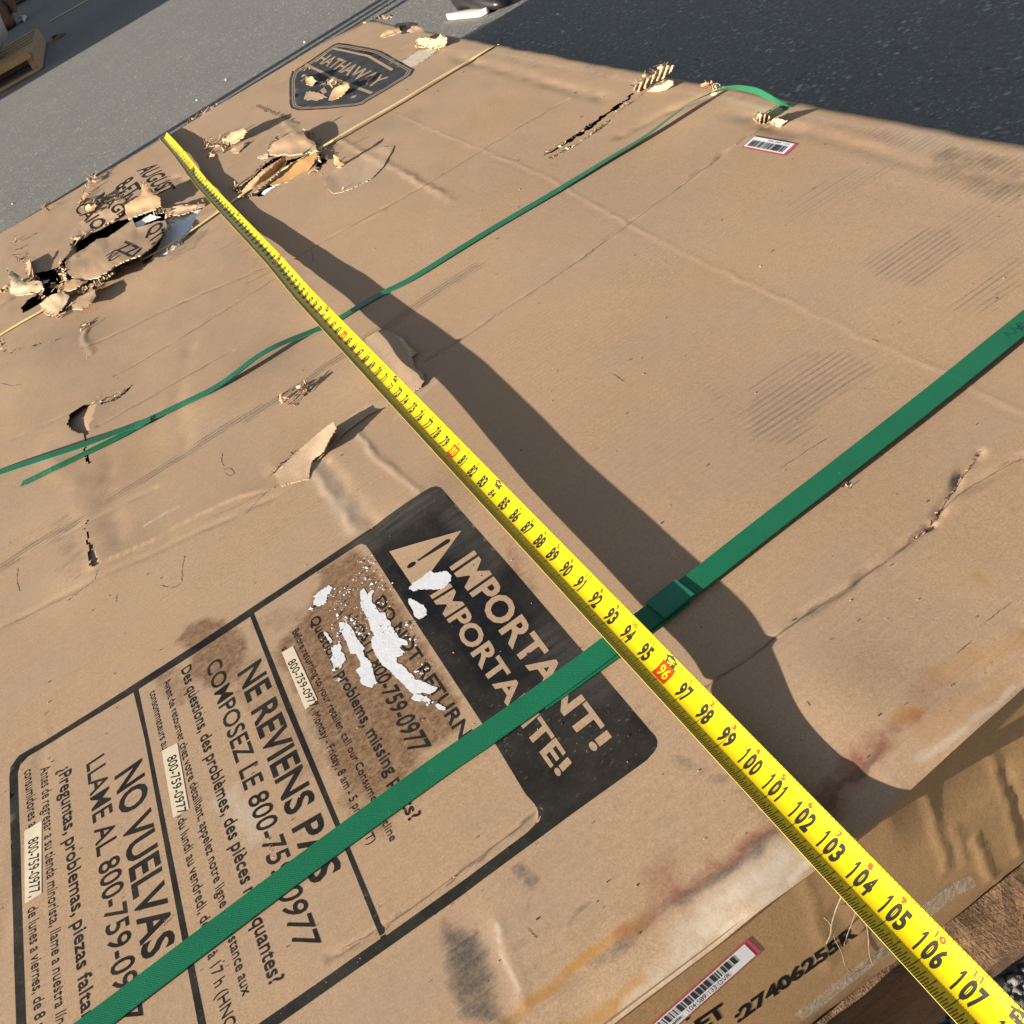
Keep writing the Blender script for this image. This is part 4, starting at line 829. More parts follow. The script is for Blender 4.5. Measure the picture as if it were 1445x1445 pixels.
# badge at the far end
BAD = [(412, 102), (440, 84), (470, 63), (477.5, 60.5), (519, 67.5), (538.4, 72.5), (585, 97.5), (580, 106), (548, 126), (524.6, 139.7), (512, 148), (502, 150), (460, 154), (421, 156), (411, 153), (409, 147), (408.5, 112)]
def shrink(px, k): c = np.mean(px, 0); return [tuple(c + (np.array(q) - c) * k) for q in px]
def badge():
    ring = lambda a, b2: fill(toP(shrink(BAD, a)), [toP(shrink(BAD, b2))], sp=.8)
    ib = ink('badge_print', (.040, .042, .046), .35)
    v, t, _ = ring(1, .955); mk('printed_badge', np.c_[v, HM(v[:, 0], v[:, 1]) + .008], t, ib, box)
    v, t, _ = ring(.935, .915); mk('printed_badge', np.c_[v, HM(v[:, 0], v[:, 1]) + .008], t, INKF, box)
    v, t, _ = fill(toP(shrink(BAD, .895)), [], sp=.5); mk('printed_badge', np.c_[v, HM(v[:, 0], v[:, 1]) + .008], t, ib, box)
    for ln, w in (([(432, 91), (470, 111), (525, 131.5)], .16), ([(470.5, 69), (495, 74), (520.4, 80), (553.6, 98.5)], .14)):
        q = [P(*a)[:2] for a in ln]; up = np.array([w, w * .3])
        v, t, _ = fill([tuple(a - up) for a in q] + [tuple(a + up) for a in q[::-1]], [], sp=.5); lay('printed_badge', v, t, KD, .016, lim=.6)
    text_top('HATHAWAY', (445, 87), (459.5, 75.3), (528.7, 123.5), (548, 109.5), .02, KD, .016)
    text_top('designed for fun', (361, 151), (366, 146.5), (420, 176), (425, 171), .0, INKF, .01)
    v, t, _ = fill(toP([(408, 170), (436, 166), (446, 158), (418, 160)]), [], sp=.6)
    for q in ([(429, 140), (433, 130), (446, 135), (450, 141)], [(452, 128), (458, 124), (462, 130), (456, 134)], [(494, 139), (497, 136), (504, 134), (501, 138)], [(425, 109), (429, 105), (432, 106), (428, 110)]):
        v, t, _ = fill(toP(q), [], sp=.6); lay('printed_badge', v, t, KD, .016)
badge()
text_top('AUGUST', (193, 241), (218.8, 230), (226, 276), (248, 266), .02, None, .01)
text_top('8-FT.', (162, 264), (185, 248.5), (178, 283), (202, 268), .02, None, .01)
def text_px(body, b0, b1, t0, zf, m=None, name='printed_text', bold=.01):
    v, f = glyphs(body, bold); s = (v[:, 0] - v[:, 0].min()) / (v[:, 0].max() - v[:, 0].min()); k = v[:, 1] / CAP
    b0, b1, t0 = map(np.array, (b0, b1, t0)); uv = b0 + (b1 - b0) * s[:, None] + (t0 - b0) * k[:, None]
    g = PP(uv); z = zf(uv) + HT(g[:, 0], g[:, 1]); p = PP(uv, z); d = CC - p; p = p + d / np.linalg.norm(d, axis=1)[:, None] * .12
    return mk(name, p, f, m or INKF, box)
text_px('MAGI', (133, 281), (166, 304), (147, 271), ZF3, INKT); text_px('CAIO', (104, 295), (132, 326), (122, 284), ZF3, INKT)
text_px('QTI', (206, 325), (214, 346), (226, 311), ZFL, INKT); text_px('ZZI', (163, 353), (186, 364), (176, 340), ZFL, INKT); text_px('NU', (149, 361), (154, 370), (163, 352), ZFL, INKT)
# white paper stuck on the print
PAP = plain('torn_white_paper', (.60, .60, .63), .75, .06, 120, .2, .0008, 400)
def c5(pts): return [(440 + a / 6.283, 780 + b2 / 6.283) for a, b2 in pts]
RES = [c5([(10, 385), (60, 345), (150, 285), (185, 310), (160, 360), (135, 370), (130, 440), (75, 470), (15, 460), (12, 430), (40, 395)]),
       c5([(430, 340), (460, 315), (480, 345), (490, 375), (520, 340), (555, 335), (530, 390), (535, 440), (570, 480), (600, 530), (650, 530), (660, 580), (700, 620), (730, 690), (770, 750), (840, 780), (850, 815), (800, 815), (780, 840), (825, 880), (790, 910), (750, 925), (755, 975), (800, 990), (850, 1050), (900, 1090), (910, 1120), (960, 1130), (1030, 1165), (1115, 1195), (1095, 1225), (1050, 1250), (1010, 1240), (930, 1245), (905, 1255), (860, 1220), (800, 1150), (740, 1100), (690, 1040), (620, 990), (560, 900), (530, 820), (530, 740), (560, 735), (520, 680), (505, 610), (470, 540), (435, 480)]),
       c5([(880, 1290), (905, 1255), (960, 1255), (1040, 1290), (1055, 1310), (1030, 1325), (990, 1310), (920, 1312)]), c5([(1095, 1350), (1120, 1335), (1185, 1370), (1185, 1390), (1150, 1392), (1115, 1375)]),
       c5([(240, 620), (280, 605), (340, 650), (370, 690), (390, 745), (440, 810), (470, 840), (450, 870), (480, 930), (520, 960), (545, 1060), (560, 1110), (585, 1150), (550, 1165), (535, 1195), (480, 1180), (440, 1160), (420, 1090), (390, 1040), (430, 1010), (420, 950), (390, 890), (340, 890), (310, 800), (270, 720), (250, 680)]),
       c5([(170, 840), (215, 820), (240, 795), (265, 830), (255, 870), (290, 900), (300, 950), (270, 985), (250, 1030), (215, 1010), (200, 1030), (185, 980), (165, 950), (185, 900)]),
       c5([(860, 320), (890, 270), (960, 230), (1020, 180), (1050, 160), (1090, 180), (1190, 160), (1235, 200), (1235, 240), (1195, 290), (1150, 325), (1060, 320), (950, 320), (900, 340)]),
       c5([(855, 410), (880, 405), (930, 430), (980, 460), (1015, 500), (1020, 550), (990, 570), (950, 590), (910, 560), (890, 500), (865, 460)]),
       c5([(105, 700), (125, 700), (150, 735), (185, 780), (170, 800), (140, 770)]), c5([(225, 1130), (240, 1105), (265, 1120), (240, 1140)])]
for i, q in enumerate(RES):
    sheet('paper_residue', [(a, b2, .010) for a, b2 in q], (PAP, PAP, PAP), .014, .8, 3.2, .012, seed=60 + i)
def flecks():
    r = np.random.RandomState(9); V = []; F = []
    C_ = [c5([(a, b2)])[0] for a, b2 in [(440, 90), (495, 140), (610, 240), (325, 335), (410, 315), (540, 280), (480, 250), (560, 100), (180, 380), (270, 450), (235, 550), (310, 580), (360, 600), (440, 540), (455, 740), (380, 640), (850, 640), (770, 680), (690, 400), (600, 500), (880, 770), (1040, 1030), (930, 1060), (1080, 1330), (200, 1040), (170, 790), (230, 740), (590, 700), (0, 500), (430, 720)]]
    for k in range(300):
        c = C_[r.randint(len(C_))]; u, v = c[0] + r.normal(0, 7), c[1] + r.normal(0, 7); p = P(u, v); p[2] = H1(p[0], p[1]) + .02
        s = r.uniform(.012, .05) * (2 if k < len(C_) else 1)
        if k < len(C_): p = P(*C_[k]); p[2] = H1(p[0], p[1]) + .02
        n = r.randint(4, 7); a = np.sort(r.uniform(0, 6.28, n)); b0 = len(V)
        V += [p + np.array([math.cos(x) * s * r.uniform(.5, 1.2), math.sin(x) * s * r.uniform(.5, 1.2), 0]) for x in a] + [p + np.array([0, 0, s * .5])]
        F += [(b0 + j, b0 + (j + 1) % n, b0 + n) for j in range(n)]
    tag(mk('white_flecks', V, F, PAP, box), kind='stuff')
flecks()
# ------------------------------------------------------------------ labels and lettering on the sides
LW = plain('label_paper', (.78, .76, .77), .5, .03, 60); LR = plain('label_red', (.50, .07, .10), .5, .1, 60); LB = plain('label_black', (.03, .03, .03), .5, .1, 60)
def bars(q00, q10, q01, n, seed):
    """barcode bars between two edges (3-D points): q00 -> q10 along, q01 gives the height"""
    r = np.random.RandomState(seed); V = []; F = []; x = 0; ws = []
    while x < 1: w = r.choice([1, 1, 2, 3]) / n; g = r.choice([1, 1, 2]) / n; ws.append((x, min(1, x + w))); x += w + g
    for a, b2 in ws:
        b0 = len(V); V += [q00 + (q10 - q00) * a, q00 + (q10 - q00) * b2, q00 + (q10 - q00) * b2 + (q01 - q00), q00 + (q10 - q00) * a + (q01 - q00)]; F.append((b0, b0 + 1, b0 + 2, b0 + 3))
    return V, F
def far_label():
    c = [np.array(top_pt(*q, .02)) for q in ((1049, 210), (1107.3, 221.5), (1125, 209), (1065.8, 194.6))]
    e = lambda a, b2, z: c[0] + (c[1] - c[0]) * a + (c[3] - c[0]) * b2 + np.array([0, 0, z])
    o = mk('barcode_label', [e(-.02, -.03, 0), e(1.03, -.03, 0), e(1.03, 1.03, 0), e(-.02, 1.03, 0)], [(0, 1, 2, 3)], LR, box)
    mk('label_face', [e(0, .07, .012), e(.97, .07, .012), e(.97, .98, .012), e(0, .98, .012)], [(0, 1, 2, 3)], LW, o)
    V, F = bars(e(.06, .14, .024), e(.9, .14, .024), e(.06, .66, .024), 90, 3); mk('barcode', V, F, LB, o)
    v, f = glyphs('104 589 133'); v = (v - v.min(0)) / (v.max(0) - v.min(0) + 1e-9)
    mk('label_text', [e(.38 + .5 * a, .76 + .12 * b2, .024) for a, b2 in v[:, :2]], f, LB, o)
far_label()
YF = -103.14
def on_face(p, o):               # press a point onto the front side, o inches proud
    p = np.atleast_2d(np.array(p, float)); p[:, 1] = FY(p[:, 0], p[:, 2]) - o; return p
def FPt(u, v, y=YF): return PY(u, v, y)
def text_front(body, b0, t0, b1, bold=.03, m=None, y=YF, parent=box, name='printed_text'):
    v, f = glyphs(body, bold); s = (v[:, 0] - v[:, 0].min()) / (v[:, 0].max() - v[:, 0].min()); k = v[:, 1] / CAP
    B0, B1, T0 = FPt(*b0, y), FPt(*b1, y), FPt(*t0, y)
    return mk(name, on_face(B0 + (B1 - B0) * s[:, None] + (T0 - B0) * k[:, None], .005), f, m or LB, parent)
IK = ink('stencil_print', (.012, .010, .008), .1, (.40, .245, .118))
text_front(':27406255R', (1041, 1444), (1033.5, 1431), (1211, 1319.5), .045, IK)
text_front('ET', (988, 1457), (979, 1443), (1027, 1430.5), .045, IK)
text_front('L', (1012, 1466), (1003, 1452), (1026, 1456), .045, IK); text_front('4', (960, 1446), (951, 1432), (975, 1436), .045, IK)
def front_label():
    y = YF; a, b2 = FPt(1056.4, 1325, y), FPt(1073.7, 1342.2, y); c = FPt(920.8, 1445, y); d = FPt(958, 1445, y)
    ax = (c - a) / np.linalg.norm(c - a); L = 5.2; hv = b2 - a; hv = hv - ax * (hv @ ax)
    e = lambda s, k, o: a + ax * s + hv * k + np.array([0, -o, 0])
    n = 16; S = np.linspace(0, L, n); V = [e(s, k, .02 * math.sin(s * 3) + .02) for s in S for k in (-.04, 1.06)]; V2 = [e(max(s, .14), k, .02 * math.sin(s * 3) + .035) for s in S for k in (.05, .97)]
    F = [(2 * i, 2 * i + 1, 2 * i + 3, 2 * i + 2) for i in range(n - 1)]
    o = mk('barcode_label', on_face(V, .012), F, LR, box); mk('label_face', on_face(V2, .018), F, LW, o)
    Vb, Fb = bars(e(.5, .10, .07), e(L - .3, .10, .07), e(.5, .56, .07), 130, 5); mk('barcode', on_face(Vb, .024), Fb, LB, o)
    for body, s0, s1 in (('104 589 133 DVR', 2.02, .82), ('Force Freight', 2.95, 2.2)):
        v, f = glyphs(body, .0 if body[0] == '1' else .02); v = (v - v.min(0)) / (v.max(0) - v.min(0) + 1e-9)
        mk('label_text', on_face([e(s0 + (s1 - s0) * p, .90 - .27 * q, .07) for p, q in v[:, :2]], .024), f, LB, o)
front_label()
def clear_film():
    m, n, b = mat('clear_film'); co = nd(n, 'ShaderNodeTexCoord').outputs['Object']
    b.inputs['Base Color'].default_value = (.72, .66, .58, 1); b.inputs['Roughness'].default_value = .25
    f = noise(n, co, 160, 4, .7); lk(n, rng(n, f, .25, .7, .05, .42), b.inputs['Alpha']); bump(n, b, f, .6, .002); return m
FILM = clear_film()
def film_strip(pts, w, y=-103.3, name='packing_tape'):
    V = []; n = len(pts)
    for i, (u, v) in enumerate(pts):
        p = FPt(u, v, y); V += [on_face(p, .02)[0], on_face(p + np.array([.1, 0, -w * .5]), .02)[0], on_face(p + np.array([.1, 0, -w]), .03)[0]]
    mk(name, V, [(3 * i + k, 3 * i + k + 1, 3 * i + k + 4, 3 * i + k + 3) for i in range(n - 1) for k in (0, 1)], FILM, box)
film_strip(smooth_path([(1285, 1290), (1320, 1265), (1345, 1247), (1368, 1236)], 24), .62, -103.15); film_strip(smooth_path([(1120, 1432), (1160, 1402), (1200, 1370), (1240, 1340), (1275, 1320)], 24), .5, -103.15)
def strand(pts, w, y0, name='plastic_strand'):
    q = smooth_path([FPt(u, v, y0 - .35 * d) for u, v, d in pts], 24); V = []; F = []
    for i, p in enumerate(q):
        k = .7 * w * (.7 + .5 * abs(math.sin(i * .7))); V += [p + np.array([-k, 0, 0]), p + np.array([0, -k, k * .2]), p + np.array([k, 0, 0])]
        if i: o = 3 * i - 3; F += [(o, o + 1, o + 4, o + 3), (o + 1, o + 2, o + 5, o + 4)]
    mk(name, V, F, STRAND, box, True)
STRAND = plain('clear_plastic_strand', (.26, .18, .11), .3, .2, 200, spec=.8)
strand([(1189, 1262, .15), (1181, 1280, .2), (1174, 1302, .25), (1172, 1318, .25), (1166, 1331, .1)], .035, YF); strand([(1209, 1282, .15), (1203, 1300, .2), (1196, 1318, .22), (1191, 1334, .1)], .022, YF)
strand([(1221, 1295, .1), (1225, 1318, .15), (1227, 1345, .15), (1232, 1362, .1)], .028, YF); strand([(1173, 1305, .2), (1178, 1325, .25), (1187, 1342, .2), (1192, 1360, .2), (1199, 1370, .2), (1208, 1371, .1), (1222, 1364, .05)], .018, YF)
strand([(1163, 1294, .1), (1170, 1301, .2), (1173, 1306, .2)], .03, YF)

# ------------------------------------------------------------------ straps
def strap_mat(name, c, rough=.30):
    m, n, b = mat(name); co = nd(n, 'ShaderNodeTexCoord').outputs['Object']
    f = noise(n, co, 700, 2, .5); g = noise(n, co, 14, 4, .7)
    q = mix(n, rng(n, g, .35, .7, 0, .35), c, tuple(x * .6 for x in c)); q = mix(n, rng(n, noise(n, co, 60, 5, .8), .62, .72, 0, .35), q, tuple(min(1, x * 2 + .05) for x in c))
    lk(n, q, b.inputs['Base Color']); b.inputs['Roughness'].default_value = rough; b.inputs['Specular IOR Level'].default_value = .35
    wv = nd(n, 'ShaderNodeTexWave', wave_type='BANDS', bands_direction='DIAGONAL'); wv.inputs['Scale'].default_value = 330; wv.inputs['Distortion'].default_value = .8; lk(n, co, wv.inputs['Vector'])
    nb = bump(n, b, f, .25, .0006); bump(n, b, mth(n, 'ADD', wv.outputs['Fac'], mth(n, 'MULTIPLY', noise(n, co, 25, 4, .7), 4)), .10, .0006, nb); return m
GRN = strap_mat('green_strap_plastic', (.011, .140, .066)); GRN2 = strap_mat('green_weld', (.016, .165, .09), .45); YLW = strap_mat('yellow_strap_plastic', (.80, .62, .26), .5)
def ribbon(name, pts, width, m, n=160, thick=.035, parent=None, loc=None, twist=None, wob=0.0):
    """flat strap through (u, v, height above the box top) pixels"""
    q = smooth_path(pts, n); base = PP(q[:, :2]); hz = HT(np.clip(base[:, 0], XL, XR), np.clip(base[:, 1], YN, 0))
    z = np.maximum(q[:, 2] + np.where(q[:, 2] < 90, hz, 0), -6); p = PP(q[:, :2], z)
    t = np.gradient(p, axis=0); t /= np.linalg.norm(t, axis=1)[:, None]
    V = []; F = []
    tw = np.interp(np.linspace(0, 1, n), np.linspace(0, 1, len(twist)), twist) if twist is not None else np.zeros(n)
    for i in range(n):
        up = np.array([0, 0, 1.0]); s = np.cross(up, t[i]); s /= np.linalg.norm(s); u2 = np.cross(t[i], s)
        a = R_(tw[i]); s, u2 = s * math.cos(a) + u2 * math.sin(a), u2 * math.cos(a) - s * math.sin(a)
        c = p[i]
        for k, h in ((-.5, 0), (.5, 0), (.5, 1), (-.5, 1)): V.append(c + s * width * k + u2 * thick * h)
        if i:
            o = 4 * (i - 1); F += [(o + j, o + 4 + j, o + 4 + (j + 1) % 4, o + (j + 1) % 4) for j in range(4)]
    F += [(0, 1, 2, 3), (4 * n - 1, 4 * n - 2, 4 * n - 3, 4 * n - 4)]
    F = [tuple(q2[::-1]) for q2 in F]
    return mk(name, V, F, m, parent, False, None, loc)
def strap_ends(name, parent, y0, y1, zr, m, width):
    """the strap goes on down both sides of the box and round below it"""
    for x, y in ((23.98, y1), (-27.15, y0)):
        b = MB(); b.box((x, y, -3.0), (.04, width, 5.9)); b.build(name, m, parent)
g1 = thing('green_strap', 'broad green plastic strap across the near print panel, crossing under the 94 inch mark', 'packing strap', (0, -94.5, 0), 'green straps round the carton')
ribbon('strap_band', [(-60, 1590, .05), (60, 1500, .05), (150, 1432, .05), (400, 1243, .05), (600, 1097, .05), (700, 1028, .06), (800, 957, .08), (870, 905, .10), (960, 838, .13), (1080, 744, .16), (1200, 651, .2), (1330, 549, .22), (1445, 456, .2), (1600, 333, .12), (1760, 205, .06)], .84, GRN, parent=g1, n=220)
strap_ends('strap_band', g1, -95.1, -92.9, 0, GRN, .84)
ribbon('strap_overlap', [(762, 990, .02), (800, 963, .03), (870, 912, .05), (930, 868, .06), (962, 842, .08)], .80, GRN, parent=g1, n=50)
ribbon('weld_seam', [(925, 862, .19), (945, 846, .20), (967, 829, .20)], .90, GRN2, parent=g1, n=14, thick=.045)
def strap_text():
    v, f = glyphs('AAR'); v = (v - v.min(0)) / (v.max(0) - v.min(0) + 1e-9)
    a = P(1420, 478, .30); b2 = P(1447, 457, .30); d = b2 - a; up = np.array([0, .32, 0.0])
    mk('strap_lettering', [a + d * p + up * q + np.array([0, -.12, .06]) for p, q in v[:, :2]], f, plain('dark_green_print', (.004, .06, .03), .5, .1, 50), g1)
strap_text()
g2 = thing('green_strap', 'loose wavy green plastic strap across the middle of the carton, forked at its left end', 'packing strap', (0, -64, 0), 'green straps round the carton')
ribbon('strap_band', [(-160, 735, .15), (-60, 690, .25), (0, 667, .35), (60, 647, .35), (120, 627, .28), (165, 610, .18), (200, 597, .12), (255, 571, .12), (300, 549, .18), (330, 529, .28), (360, 506, .4), (385, 491, .45), (410, 480, .35), (450, 464, .15), (480, 449, .08), (500, 437, .06), (540, 414, .05), (580, 394, .06),
                       (640, 357, .08), (700, 320, .08), (780, 273, .1), (850, 230, .14), (910, 193, .25), (950, 163, .5), (975, 145, .65), (1005, 131, .55)], .55, GRN, parent=g2, n=260,
       twist=[0] * 18 + [0, 0, 0, -6, -12, -16, -20, -24])
ribbon('strap_band', [(1005, 131, .55), (1022, 126, .65), (1045, 125, .75), (1070, 130, .7), (1090, 140, .45), (1108, 152, .1), (1122, 166, -.6)], .55, GRN, parent=g2, n=50, twist=[-24, -34, -58, -72, -74, -66, -50])
ribbon('strap_tail', [(31, 683, .06), (70, 664, .08), (120, 640, .10), (165, 618, .10), (195, 602, .08), (212, 594, .06)], .52, GRN, parent=g2, n=50)
ribbon('weld_seam', [(192, 602, .17), (202, 597, .18), (213, 591, .18)], .58, GRN2, parent=g2, n=14, thick=.03)
y1s = thing('yellow_strap', 'narrow pale yellow plastic strap running under the torn cardboard at the far end', 'packing strap', (0, -34, 0))
ribbon('strap_band', [(-120, 545, .05), (0, 473, .06), (30, 455, .08), (62, 437, .1), (110, 410, .0), (170, 380, -.15), (205, 364, -.05), (230, 350, .10), (262, 331, .12), (300, 305, .10), (330, 283, .10), (346, 272, .2), (380, 250, -.2), (430, 222, .0), (452, 209, .25), (500, 180, .30), (560, 146, .25), (620, 110, .2), (660, 87, .15), (690, 69, .1), (697, 66, .0)], .40, YLW, parent=y1s, n=220)
strap_ends('strap_band', y1s, -32.9, -35.4, 0, YLW, .40)

# ------------------------------------------------------------------ tape measure
TS = np.array([0, 12, 24, 36, 48, 61, 64, 65, 70, 75, 80, 85, 90, 95, 100, 105, 107], float)
TU = {48: (390, 369.5), 61: (463.5, 449.7), 64: (485.6, 473.7), 65: (492.6, 482.3), 70: (534.9, 525.8), 75: (582.5, 577.5), 80: (640.7, 639.3), 85: (710.7, 712.6), 90: (798.3, 803.8), 95: (910.9, 920), 100: (1061.6, 1078.2), 105: (1265, 1290), 107: (1367.5, 1396)}
def spine():
    ss = np.array([k for k in TU if k >= 61], float); uv = np.array([TU[int(k)] for k in ss]); A = []; bb = []
    for s, (u, v) in zip(ss, uv): A += [[1, s, 0, 0, -s * u], [0, 0, 1, s, -s * v]]; bb += [u, v]
    p = np.linalg.lstsq(np.array(A), np.array(bb), rcond=None)[0]
    zf = lambda s: np.interp(s, *TAPE_Z)
    pts = []
    far = [(0, (229.5, 193.5)), (48, (390, 369.5))]
    for s in (56, 62, 68, 74, 80, 86, 92, 96, 100, 104, 108, 112, 116): 
        d = 1 + p[4] * s; pts.append((s, P((p[0] + p[1] * s) / d, (p[2] + p[3] * s) / d, zf(s))))
    Y = lambda s: None
    a48 = P(390, 369.5, zf(48)); a0 = P(229.5, 193.5, zf(0))
    far = [(0, a0)]
    cl = smooth_path([(229.5, 193.5), (255, 221), (281, 254), (304, 278), (327, 303), (360, 337), (390, 369.5)], 200)
    for s in (12, 24, 36):
        z = zf(s); q = PP(cl, z); yy = a0[1] + (a48[1] - a0[1]) * s / 48; o = np.argsort(q[:, 1]); far.append((s, np.array([np.interp(yy, q[o, 1], q[o, 0]), yy, z])))
    far.append((48, a48)); allp = far + pts
    s_ = np.array([a for a, _ in allp]); q_ = np.array([b2 for _, b2 in allp])
    f = np.linspace(0, 116, 1200); out = np.c_[[np.interp(f, s_, q_[:, k]) for k in range(3)]].T
    ker = np.hanning(37); ker /= ker.sum()
    for k in range(3):
        e = np.r_[2 * out[0, k] - out[18:0:-1, k], out[:, k], 2 * out[-1, k] - out[-2:-20:-1, k]]; out[:, k] = np.convolve(e, ker, 'valid')
    ph = .04 * 2 * TTH + np.radians(np.interp(f, [0, 6, 14, 25, 45, 60, 75, 100, 112], TAPE_ROLL))     # the pixels are the middles of the numbers
    out[:, 0] -= TRAD * np.sin(ph) * np.clip(f / 30, 0, 1); out[:, 2] -= TRAD * (1 - np.cos(ph)) * 0
    return f, out
TAPE_Z = [[0, 3, 7, 12, 20, 30, 40, 48, 54, 62, 70, 74, 80, 88, 93, 97, 98.5, 100, 102, 104, 107, 120], [.03, .14, .22, .30, .22, .15, .17, .26, .42, .49, .61, .56, .49, .40, .41, .40, .24, .10, .0, -.08, -.05, .2]]
TTH = R_(40); TRAD = 1.09 / (2 * TTH); TAPE_ROLL = [8, 14, 12, 4, 2, 9, 13, 15, 15]
TSF, TSP = spine()
def roll(s): return np.radians(np.interp(s, [0, 6, 14, 25, 45, 60, 75, 100, 112], TAPE_ROLL))
def TP_(s, w, eps=0.0):          # s inches along, w 0..1 from the left edge to the right edge
    s = np.asarray(s, float); w = np.asarray(w, float)
    c = np.c_[[np.interp(s, TSF, TSP[:, k]) for k in range(3)]].T
    ph = (w * 2 - 1) * TTH + roll(s); r = TRAD - eps
    return c + np.c_[r * np.sin(ph), np.zeros_like(ph), TRAD - r * np.cos(ph)]
tape = thing('tape_measure', 'long yellow steel measuring tape stretched over the carton towards the viewer', 'tape measure', (0, -52, .5))
def tape_mat():
    m, n, b = mat('tape_yellow'); co = nd(n, 'ShaderNodeTexCoord').outputs['Object']
    c = mix(n, rng(n, noise(n, co, 30, 4), .3, .7), (.64, .470, .003), (.71, .535, .005)); c = mix(n, mth(n, 'MULTIPLY', rng(n, noise(n, co, 55, 6, .8, (3, .25, 1)), .60, .74), .35), c, (.42, .33, .05)); c = mix(n, rng(n, noise(n, co, 700, 2, .6, (1, .15, 1)), .70, .78, 0, .5), c, (.30, .24, .05)); lk(n, c, b.inputs['Base Color'])
    b.inputs['Roughness'].default_value = .33; b.inputs['Specular IOR Level'].default_value = .5; bump(n, b, noise(n, co, 500, 2), .08, .0004); return m
TY = tape_mat(); TK = plain('tape_black', (.022, .020, .012), .5, .1, 60); TRD = plain('tape_red', (.45, .035, .003), .45, .08, 60); TB = plain('tape_back', (.42, .36, .10), .5, .1, 60)
def blade():
    S = np.linspace(0.3, 115, 480); n = 17; Wd = np.linspace(0, 1, n); V = []; 
    a = np.concatenate([TP_(np.full(n, s), Wd) for s in S]); b2 = np.concatenate([TP_(np.full(n, s), Wd, -.016) for s in S]); N = len(a)
    F = []; M = []
    for i in range(len(S) - 1):
        for j in range(n - 1):
            q = (i * n + j, (i + 1) * n + j, (i + 1) * n + j + 1, i * n + j + 1); F.append(q); M.append(0); F.append(tuple(x + N for x in q[::-1])); M.append(1)
        for j in (0, n - 1):
            q = (i * n + j, (i + 1) * n + j, (i + 1) * n + j + N, i * n + j + N); F.append(q); M.append(1)
    mk('blade', np.vstack([a, b2]), F, (TY, TB), tape, True, M)
blade()
def on_tape(name, quads, m, eps=.003, parent=tape):
    """quads: (s0, s1, w0, w1), cut finely across so that they bend with the blade"""
    V = []; F = []
    for s0, s1, w0, w1 in quads:
        k = max(1, int(abs(w1 - w0) / .09)); ww = np.linspace(w0, w1, k + 1); b0 = len(V)
        a = TP_(np.full(k + 1, s0), ww, eps); c = TP_(np.full(k + 1, s1), ww, eps); V += list(a) + list(c)
        F += [(b0 + i, b0 + k + 1 + i, b0 + k + 2 + i, b0 + i + 1) for i in range(k)]
    return mk(name, V, F, m, parent)
tk = []
for i in range(16, 113 * 16):
    s = i / 16; r = i % 16; L = .30 if r == 0 else .27 if r == 8 else .23 if r % 4 == 0 else .19 if r % 2 == 0 else .15
    tk.append((s - .0115, s + .0115, .0, L))
    if r % 2 == 0 and r: tk.append((s - .008, s + .008, 1 - (.22 if r == 8 else .15 if r % 4 == 0 else .10), 1))
    if r == 0: tk.append((s - .0085, s + .0085, .29, .88 if i // 16 % 12 else .3))
on_tape('tick_marks', tk, TK)
def tape_text(body, s0, s1, w0, w1, bold=.02, eps=.009):
    v, f = glyphs(body, bold); v, f = split_long(v, f, .25); v = (v - v.min(0)) / (v.max(0) - v.min(0) + 1e-9)
    return TP_(s0 + (s1 - s0) * v[:, 0], w0 + (w1 - w0) * v[:, 1], eps), f
def number(body, s, cell, w0, w1, bold, eps, m, parent, name):
    """digits set side by side across the blade, centred on the inch mark s"""
    V = []; F = []; x0 = s - cell * len(body) / 2
    for i, ch in enumerate(body):
        if ch == '1': v = np.array([(.36, 0), (.60, 0), (.60, 1), (.42, 1), (.16, .80), (.16, .66), (.36, .78)]); f = [(0, 1, 6), (1, 2, 6), (2, 3, 6), (3, 4, 5, 6)]
        else: v, f = glyphs(ch, bold); v = v[:, :2]; lo, hi = v.min(0), v.max(0); v = (v - lo) / (hi - lo); v[:, 0] = .06 + .88 * v[:, 0]
        v, f = split_long(np.c_[v, v[:, 0] * 0], f, .3); b0 = len(V)
        V += list(TP_(x0 + cell * (i + v[:, 0]), w0 + (w1 - w0) * v[:, 1], eps)); F += [tuple(k + b0 for k in q) for q in f]
    return mk(name, V, F, m, parent)
for k in range(6, 113):
    n = len(str(k)); ft = k % 12; cell = .25 if n < 3 else .235
    if k % 16 == 0:
        q = on_tape('number_block', [(k - .31, k + .31, .31, .74)], TRD, .003); number(str(k), k, .23, .38, .67, .02, .006, TY, q, 'block_number')
    elif not ft: number(str(k), k, .2, .36, .62, .035, .0035, TK, tape, 'inch_number')
    else: number(str(k), k, cell, .33, .75, .045, .0035, TK, tape, 'inch_number')
    if ft: number(str(ft), k, .16, .765, .90, .045, .0035, TRD, tape, 'foot_number')
    else:
        v = TP_(np.array([k - .22, k + .22, k + .22, k + .34, k, k - .34, k - .22]), np.array([.725, .725, .87, .87, .99, .87, .87]), .0035)
        q = mk('foot_mark', v, [(0, 1, 2, 6), (2, 3, 4), (6, 2, 4), (6, 4, 5)], TK, tape); number(str(k // 12) + 'F', k, .17, .745, .90, .01, .0065, TY, q, 'foot_mark_text')
a = [(s, w) for s, w in ((84 - .45, .66), (84 - .18, .90), (84 + .02, .66))]
on_tape('arrow_mark', [(83.60, 83.63, .60, .80)], TRD, .004)
STEEL = plain('dull_steel', (.16, .15, .13), .45, .2, 60, metal=.6)
